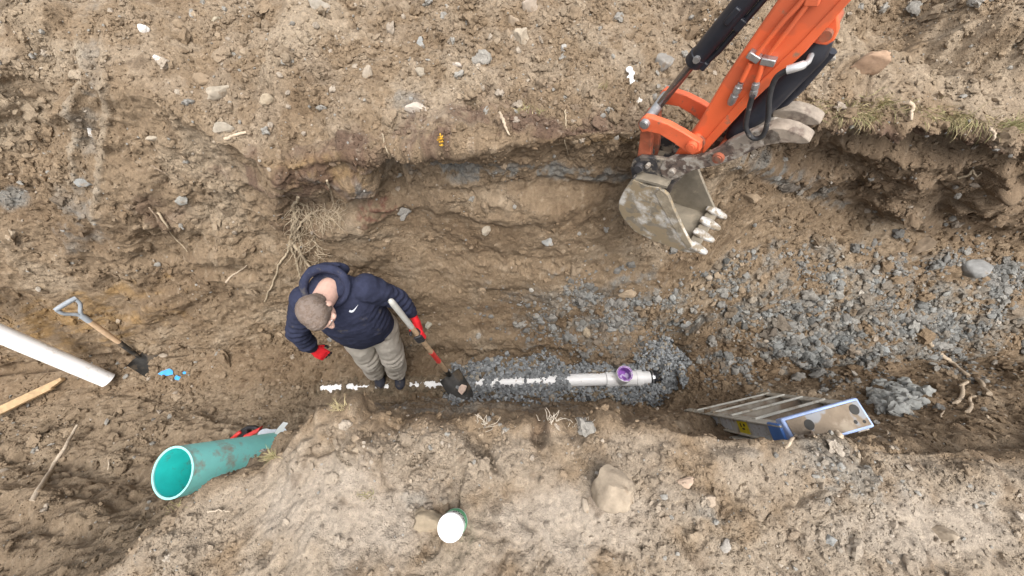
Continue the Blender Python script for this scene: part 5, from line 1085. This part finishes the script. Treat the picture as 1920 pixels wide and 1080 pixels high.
# right hand hanging open beside the hip
wr = WR + (WR - ER) * .12; tip = W(617, 671, .73); fd_ = unit(tip - wr); pn_ = unit(np.array((-.45, .35, -.75))); pn_ = unit(pn_ - fd_ * (pn_ @ fd_)); sd_ = np.cross(fd_, pn_)
pc_ = wr + fd_ * .060; fin = []
for k, (ln, cu) in enumerate(((.068, .35), (.078, .45), (.072, .55), (.056, .65))):
    b0 = pc_ + fd_ * .036 + sd_ * (.031 - .0205 * k); ch_ = [b0]; dv = fd_.copy()
    for j, f_ in enumerate((.46, .31, .23)):
        dv = unit(dv * math.cos(cu * (.6 + .5 * j)) + pn_ * math.sin(cu * (.6 + .5 * j))); ch_.append(ch_[-1] + dv * ln * f_ * 1.15)
    fin.append(ch_)
tb0 = pc_ - fd_ * .028 + sd_ * .030; thb = [tb0, tb0 + unit(fd_ * .75 + sd_ * .6 + pn_ * .3) * .036, tb0 + unit(fd_ * .9 + sd_ * .45 + pn_ * .35) * .064, tb0 + unit(fd_ * 1 + sd_ * .3 + pn_ * .4) * .088]
q = MB(); q.loft([(wr, .029, .024), (wr + fd_ * .03, .034, .021), (pc_, .043, .018), (pc_ + fd_ * .034, .043, .016), (pc_ + fd_ * .045, .034, .012)], 20, sd_)
for ch_ in fin + [thb]:
    for i in range(len(ch_) - 1): q.capsule(ch_[i], ch_[i + 1], .0112 - .0010 * i, .0104 - .0010 * i, 12)
gr_ = q.link('glove', [M_GLOV, M_PALM], man, 180, remesh=.0032, relax=2)
setmat(gr_, lambda ce: (((ce - pc_) @ pn_ > .004) & ((ce - pc_) @ fd_ > -.035)) | ((ce - pc_) @ fd_ > .068))

# ------------------------------------------------------------------ roots, sticks, grass and scraps
M_ROOT = mat('root_bark', (.36, .29, .20), .85, var=.3, scale=60, bump=.5, bscale=200); M_ROOTP = mat('pale_root', (.46, .37, .27), .8, var=.25, scale=60, bump=.4, bscale=200)
M_STICK = mat('dry_stick', (.40, .33, .25), .85, var=.3, scale=50, bump=.6, bscale=150); M_ROOTD = mat('dark_root', (.24, .18, .125), .9, var=.3, scale=60, bump=.4)
def on(u, v, off=.012):
    p, n, d, _ = pick(u, v); return p + n * off
def onv(u, v, off):      # stands off the ground towards the open side
    p, n, d, _ = pick(u, v); w_ = unit(CAM - p); return p + w_ * off
def px_r(px, u, v): return px * pick(u, v)[2] / FPX / 2
rnd = random.Random(5)
def wob_path(pts, amp, k=5):
    pts = spline(pts, k); return [p + RNG.normal(size=3) * amp for p in pts]
def root(pix, wpx, name, m, label, cat='root', taper=.35, off=.015, amp=.002, group=None):
    pts = [onv(u, v, off if not hasattr(off, '__len__') else off[i]) for i, (u, v) in enumerate(pix)]
    r = px_r(wpx, *pix[len(pix) // 2]); pa = wob_path(pts, amp); n = len(pa)
    q = MB(); q.tube(pa, [r * (1 - (1 - taper) * i / (n - 1)) for i in range(n)], 8); o = q.link(name, m, None, 60); return tag(o, label, cat, group)
rc = thing('root_cluster', on(553, 470), 'tangled fringe of thin hanging roots on the wall above the man', 'roots')
def rpart(pix, w0, w1, name, m, off=.02):
    pa = wob_path([onv(u, v, off) for u, v in pix], .003); n = len(pa); r = px_r(1.0, *pix[0])
    q = MB(); q.tube(pa, [r * (w0 + (w1 - w0) * i / (n - 1)) for i in range(n)], 8); q.link(name, m, rc, 60)
rpart([(556, 372), (551, 390), (553, 411), (549, 428), (543, 455), (537, 476), (523, 496), (513, 525), (506, 544), (496, 565)], 6, 3.5, 'main_root', M_ROOT)
rpart([(545, 452), (552, 460), (563, 472), (576, 493), (587, 513)], 6, 5, 'side_root', M_ROOT, .025)
rpart([(543, 458), (549, 472), (556, 490), (562, 517), (566, 530)], 4, 2, 'side_root', M_ROOT, .03)
rpart([(551, 440), (560, 425), (572, 408), (590, 398), (612, 392)], 4, 1.5, 'side_root', M_ROOT, .03)
q = MB()
for k in range(190):
    if k < 60: u0 = rnd.uniform(546, 562); v0 = rnd.uniform(380, 470)
    elif k < 150: u0 = rnd.uniform(560, 640); v0 = 372 + rnd.uniform(0, 40) + rnd.random() * 10
    else: u0 = rnd.uniform(560, 600); v0 = rnd.uniform(410, 490)
    L_ = rnd.uniform(12, 42); a = R(rnd.gauss(75, 38)); pts = []; u, v = u0, v0; o_ = rnd.uniform(.005, .03)
    for i in range(4):
        pts.append(onv(u, v, o_ + .012 * i * rnd.random())); a += rnd.gauss(0, .35); u += L_ / 3 * math.cos(a); v += L_ / 3 * math.sin(a)
    r = px_r(rnd.uniform(.8, 1.8), u0, v0); pp_ = spline(pts, 3); q.tube(pp_, [r * (1 - .6 * i / len(pp_)) for i in range(len(pp_))], 5)
tag(q.link('rootlets', M_ROOT, rc, 60), kind='stuff')
root([(613, 338), (618, 352), (619, 370), (627, 388)], 4, 'root', M_ROOT, 'thin single root hanging to the right of the root tangle')
root([(424, 528), (436, 515), (450, 508), (464, 497)], 4, 'root', M_ROOTP, 'pale bent root lying on the left wall, left of the long hanging root')
root([(297, 398), (312, 425), (328, 445), (353, 471)], 4, 'root', M_ROOT, 'thin dry rootlet slanting down the middle of the left slope')
root([(281, 388), (300, 415), (318, 440)], 3, 'root', M_ROOTD, 'dark short rootlet beside the dry one on the left slope')
root([(400, 271), (425, 260), (441, 254), (460, 248)], 7, 'stick', M_ROOTP, 'short straight pale stick lying on the far bank slope', 'stick', .7, .012, .0008)
root([(283, 310), (298, 318), (309, 326)], 4, 'stick', M_ROOTD, 'small dark twig on the left slope below the short pale stick', 'stick', .6)
root([(62, 937), (78, 912), (100, 875), (122, 838), (136, 815), (144, 797)], 8, 'stick', M_STICK, 'long grey stick standing in the slope at lower left', 'stick', .55, (.005, .02, .04, .07, .1, .12), .0015)
root([(203, 880), (207, 862), (213, 848)], 3, 'stick', M_STICK, 'tiny grey twig on the slope left of the green pipe', 'stick')
root([(388, 958), (410, 957), (432, 961)], 4, 'stick', M_STICK, 'thin grey twig lying below the mouth of the green pipe', 'stick')
root([(1738, 640), (1765, 664), (1785, 680), (1808, 700), (1832, 712), (1852, 738)], 8, 'root', M_ROOTP, 'long pale root stretched over the brown slope at right', 'root', .9, .03, .003)
root([(1790, 757), (1800, 748), (1806, 738), (1805, 726), (1802, 722), (1814, 716)], 7, 'root', M_ROOTP, 'crooked hook-shaped pale root right of the grey clay heap', 'root', .8, (.01, .03, .05, .06, .07, .08), .001)
root([(1812, 772), (1822, 760), (1818, 748), (1828, 742)], 6, 'root', M_ROOTP, 'second bent root sticking up below the hook-shaped one', 'root', .7, (.01, .03, .05, .06))
root([(1763, 782), (1768, 772), (1765, 765)], 3, 'root', M_ROOTP, 'tiny upright rootlet left of the bent roots at right')
root([(1890, 680), (1900, 695), (1912, 712)], 4, 'root', M_ROOT, 'thin root at the right edge above the brown slope')
root([(1662, 806), (1668, 822), (1678, 842)], 3, 'root', M_ROOTP, 'thin straight rootlet on the bank right of the ladder cap')
root([(1850, 778), (1856, 784), (1862, 791)], 4, 'root', M_ROOTP, 'short pale rootlet right of the bent roots near the right edge')
root([(1473, 838), (1486, 824), (1500, 812)], 6, 'stick', M_ROOTP, 'pale broken twig lying across the lip in front of the ladder', 'stick', .8)
root([(1440, 805), (1444, 795), (1449, 788)], 4, 'stick', M_ROOTP, 'small pale splinter leaning on the ladder labels', 'stick')
root([(1519, 800), (1525, 812), (1532, 820)], 6, 'stick', M_ROOTP, 'short orange-tan twig poking up in front of the ladder cap', 'stick')
root([(1571, 806), (1575, 818), (1577, 826)], 9, 'wood_chip', M_ROOTP, 'split pale wood chip on the lip just below the ladder cap', 'wood chip', .5)
root([(1833, 742), (1836, 752), (1838, 762)], 0.1, 'wood_chip', M_ROOTP, 'thin sliver among the bent roots', 'wood chip') if False else None
root([(937, 212), (943, 226), (950, 240), (956, 253)], 8, 'stick', M_ROOTP, 'pale pointed root stub jutting from the far lip left of the bucket', 'stick', .35, .03)
root([(1060, 205), (1062, 235), (1058, 262), (1066, 290)], 3, 'root', M_ROOT, 'hair-thin root hanging down the upper cut left of the bucket')
root([(717, 250), (722, 268), (728, 286), (732, 300)], 3, 'root', M_ROOT, 'fine root hanging from the lip left of the yellow flower')
root([(1360, 600), (1320, 0), (0, 0)], 1, 'root', M_ROOT, '') if False else None
root([(1705, 190), (1712, 200), (1710, 212), (1708, 224)], 8, 'root', M_ROOTP, 'short thick pale root hanging under the grassy lip at right', 'root', .5, .05)
root([(1858, 238), (1864, 250), (1862, 262)], 6, 'root', M_ROOTP, 'short pale root below the grassy lip near the right edge', 'root', .5, .05)
root([(1800, 332), (1815, 325), (1826, 318), (1835, 330), (1842, 320)], 5, 'root', M_ROOT, 'knotted root poking from the big earth lump at far right')
# rootlets along the near lip
M_ROOTG = mat('bleached_root', (.47, .41, .33), .85, var=.3, scale=60, bump=.3)
def fuzz(name, cu, cv, ru, n, hpx, m, label, cat, stand=.06, w_=1.6):
    q = MB()
    for k in range(n):
        u = cu + rnd.gauss(0, ru); p, nn, d, _ = pick(u, cv + rnd.uniform(-3, 5)); L_ = hpx * d / FPX * rnd.uniform(.5, 1.1)
        dv = unit(np.array((rnd.gauss(0, .5), rnd.gauss(.35, .3), 1.0))); pts = [p - dv * .006]
        for i in range(3): dv = unit(dv + np.array((rnd.gauss(0, .45), rnd.gauss(.1, .35), rnd.gauss(0, .2)))); pts.append(pts[-1] + dv * L_ / 3)
        r = w_ / 2 * d / FPX; pp_ = spline(pts, 3); q.tube(pp_, [r * (1 - .65 * i / len(pp_)) for i in range(len(pp_))], 5)
    return tag(q.link(name, m, None, 60), label, cat)
fuzz('root_tuft', 908, 797, 7, 14, 42, M_ROOTG, 'sparse pale rootlets sticking up on the near lip below the shovel blade', 'roots', w_=1.7)
fuzz('root_tuft', 1034, 790, 9, 16, 32, M_ROOTG, 'short upright rootlets on the near lip below the middle of the white pipe', 'roots', w_=1.7)
fuzz('root_tuft', 1085, 798, 8, 22, 24, M_ROOTG, 'bushy rootlets on the near lip just left of the brown lump', 'roots', w_=1.6)
# grass
M_GRASS = mat('faded_grass', (.27, .255, .12), .8, var=.35, scale=30, bump=0, spec=.2); M_GRASSD = mat('dry_grass', (.42, .35, .20), .85, var=.3, scale=30, bump=0, spec=.2)
def grass(q, u, v, n, spread, hpx, droop, lean=(0, 0, 0)):
    for k in range(n):
        uu = u + rnd.gauss(0, spread); vv = v + rnd.gauss(0, spread * .45); p, nn, d, _ = pick(uu, vv)
        L_ = hpx * d / FPX * rnd.uniform(.45, 1.15); w_ = .9 * d / FPX * rnd.uniform(.6, 1.2); dv = unit(nn + np.array(lean) + np.array([rnd.gauss(0, .5) for _ in range(3)])); sx_ = unit(np.cross(dv, unit(CAM - p)) + 1e-6); pt = p - dv * .004
        q.cur = 1 if rnd.random() < .62 else 0
        vs = []
        for i in range(5):
            t = i / 4; vs += [pt - sx_ * w_ * (1 - t * .9), pt + sx_ * w_ * (1 - t * .9)]
            dv = unit(dv + np.array((0, -.05, -droop)) * .5 * t + np.array([rnd.gauss(0, .12) for _ in range(3)])); pt = pt + dv * L_ / 4
        q.add(vs, [(2 * i, 2 * i + 1, 2 * i + 3, 2 * i + 2) for i in range(4)])
q = MB()
for u, v, n, sp_, h_ in ((1610, 192, 90, 16, 26), (1640, 185, 60, 12, 24), (1625, 205, 70, 10, 28), (1585, 205, 40, 10, 20), (1655, 180, 45, 8, 20), (1545, 195, 40, 14, 16), (1530, 180, 25, 10, 14), (1690, 195, 40, 16, 18), (1735, 195, 40, 20, 18), (1790, 205, 70, 12, 26), (1805, 215, 50, 9, 24), (1760, 205, 30, 14, 16), (1840, 215, 40, 16, 18), (1875, 225, 40, 14, 22)):
    grass(q, u, v + 12, int(n * 1.0), sp_ * 1.1, h_ * 1.35, 1.1, (0, -.8, -.1))
tag(q.link('grass', [M_GRASS, M_GRASSD], None, 60), kind='stuff')
for u, v, n, sp_, h_, ms, lab in ((1898, 240, 60, 12, 34, [M_GRASS, M_GRASS], 'fresh green grass tuft hanging at the right edge below the lip'),
    (980, 206, 26, 12, 15, [M_GRASS, M_GRASSD], 'small green grass tuft on the far lip above the pale root stub'), (1008, 210, 14, 6, 14, [M_GRASS, M_GRASS], 'tiny bright grass tuft right of the small tuft on the far lip'),
    (1128, 165, 16, 5, 15, [M_GRASS, M_GRASSD], 'lone grass tuft on the far bank left of the white litter'),
    (688, 930, 34, 9, 20, [M_GRASS, M_GRASSD], 'olive grass patch lying flat on the bare near bank above the can'), (512, 858, 60, 4, 30, [M_GRASSD, M_GRASS], 'dry yellowish grass tuft where the green pipe meets the bank'),
    (640, 765, 40, 8, 24, [M_GRASSD, M_GRASSD], 'bleached dry tuft on the corner of the near bank below the boots'), (330, 950, 22, 12, 16, [M_GRASSD, M_GRASS], 'thin dry tuft under the mouth of the green pipe'), (1770, 215, 0, 0, 0, None, '')):
    if n: q = MB(); grass(q, u, v, n, sp_, h_, .4, (.1, .1, .3)); tag(q.link('grass_tuft', ms, None, 60), lab, 'grass')
# yellow flower head, blue scraps, white litter
M_YF = mat('yellow_petals', (.62, .36, .035), .8, var=.3, scale=60, bump=.4); M_BS = mat('blue_scrap', (.03, .32, .78), .5, var=.15, scale=40); M_LIT = mat('white_litter', (.78, .78, .76), .6, var=.08, scale=30)
q = MB()
for k in range(60):
    u = 826 + rnd.gauss(0, 2.2); v = 263 + rnd.gauss(0, 4.6); p = onv(u, v, .02 + rnd.random() * .02); a = np.array([rnd.gauss(0, 1) for _ in range(3)]); a = unit(a); b = unit(np.cross(a, (.3, .5, .8))); l_ = .0075
    q.add([p - a * l_, p + b * l_ * .5, p + a * l_, p - b * l_ * .5, p + np.cross(a, b) * .003], [(0, 1, 4), (1, 2, 4), (2, 3, 4), (3, 0, 4), (3, 2, 1, 0)])
tag(q.link('flower_head', M_YF, None, 0), 'orange yellow flower clump caught on the far lip above the man', 'flower')
def scrap(u, v, w, h, m, label, name='scrap', cat='scrap', sd=1, n=9, th=.004, off=.01):
    p, nn, d, _ = pick(u, v); r_ = random.Random(sd); w0 = unit(CAM - p); nn = unit(nn + w0); x_ = unit(np.array((1, 0, 0)) - nn * nn[0]); y_ = np.cross(nn, x_); y_ = y_ if y_[1] > 0 else -y_; pts = []
    for k in range(n):
        a = 2 * math.pi * k / n; rr_ = r_.uniform(.55, 1.15); pts.append(p + nn * (off + r_.uniform(0, .004)) + x_ * (w / 2 * d / FPX * rr_ * math.cos(a)) + y_ * (h / 2 * d / FPX * rr_ * math.sin(a)))
    q = MB(); q.extrude(pts, -nn * th); return tag(q.link(name, m, None, 30), label, cat)
scrap(313, 698, 24, 14, M_BS, 'largest bright blue scrap on the soil beside the small shovel blade', sd=3)
scrap(335, 709, 12, 11, M_BS, 'middle-sized bright blue scrap right of the largest one', sd=4)
scrap(348, 699, 10, 6, M_BS, 'smallest blue scrap, furthest right of the three by the small shovel', sd=6)
q = MB()
for (u, v, a) in ((1180, 130, .020), (1184, 138, .017), (1182, 146, .020), (1186, 154, .019)): p = onv(u, v, .014); q.ellipsoid(p, unit((1, .2, .1)) * a, unit((-.2, 1, .3)) * a * .9, unit((0, -.3, 1)) * a * .5, 10, 8)
tag(q.link('litter', M_LIT, None, 180, remesh=.004, relax=2), 'crumpled white litter on the far bank left of the bucket cylinder', 'litter')
# heap of soft grey clay by the ladder
M_CLAY = mat('grey_clay', (.27, .272, .255), .8, var=.2, scale=30, bump=.5, bscale=70, dirt=((.24, .19, .13), .25, 10))
hd = thing('clay_heap', on(1680, 745), 'heap of broken soft grey clay on the brown slope right of the ladder', 'clay')
q = MB(); p, nn, d, _ = pick(1682, 745)
for k in range(95):
    u = 1682 + rnd.gauss(0, 26); v = 746 + rnd.gauss(0, 14)
    if abs(u - 1682) / 62 + abs(v - 746) / 38 > 1.25: continue
    c_ = onv(u, v, .02 + .05 * max(0, 1 - abs(u - 1682) / 60 - abs(v - 746) / 40)); V, F = CLAYS[k % 5]; Rm = np.array(Matrix.Rotation(rnd.uniform(0, 6.3), 3, Vector((rnd.gauss(0, 1), rnd.gauss(0, 1), rnd.gauss(0, 1))).normalized())); sz = d / FPX * rnd.uniform(6, 15)
    q.add(c_ + (V @ Rm.T) * np.array((1.1, .9, .75)) * sz, [tuple(f) for f in F.tolist()])
q.link('clay_lump', M_CLAY, hd, 40)
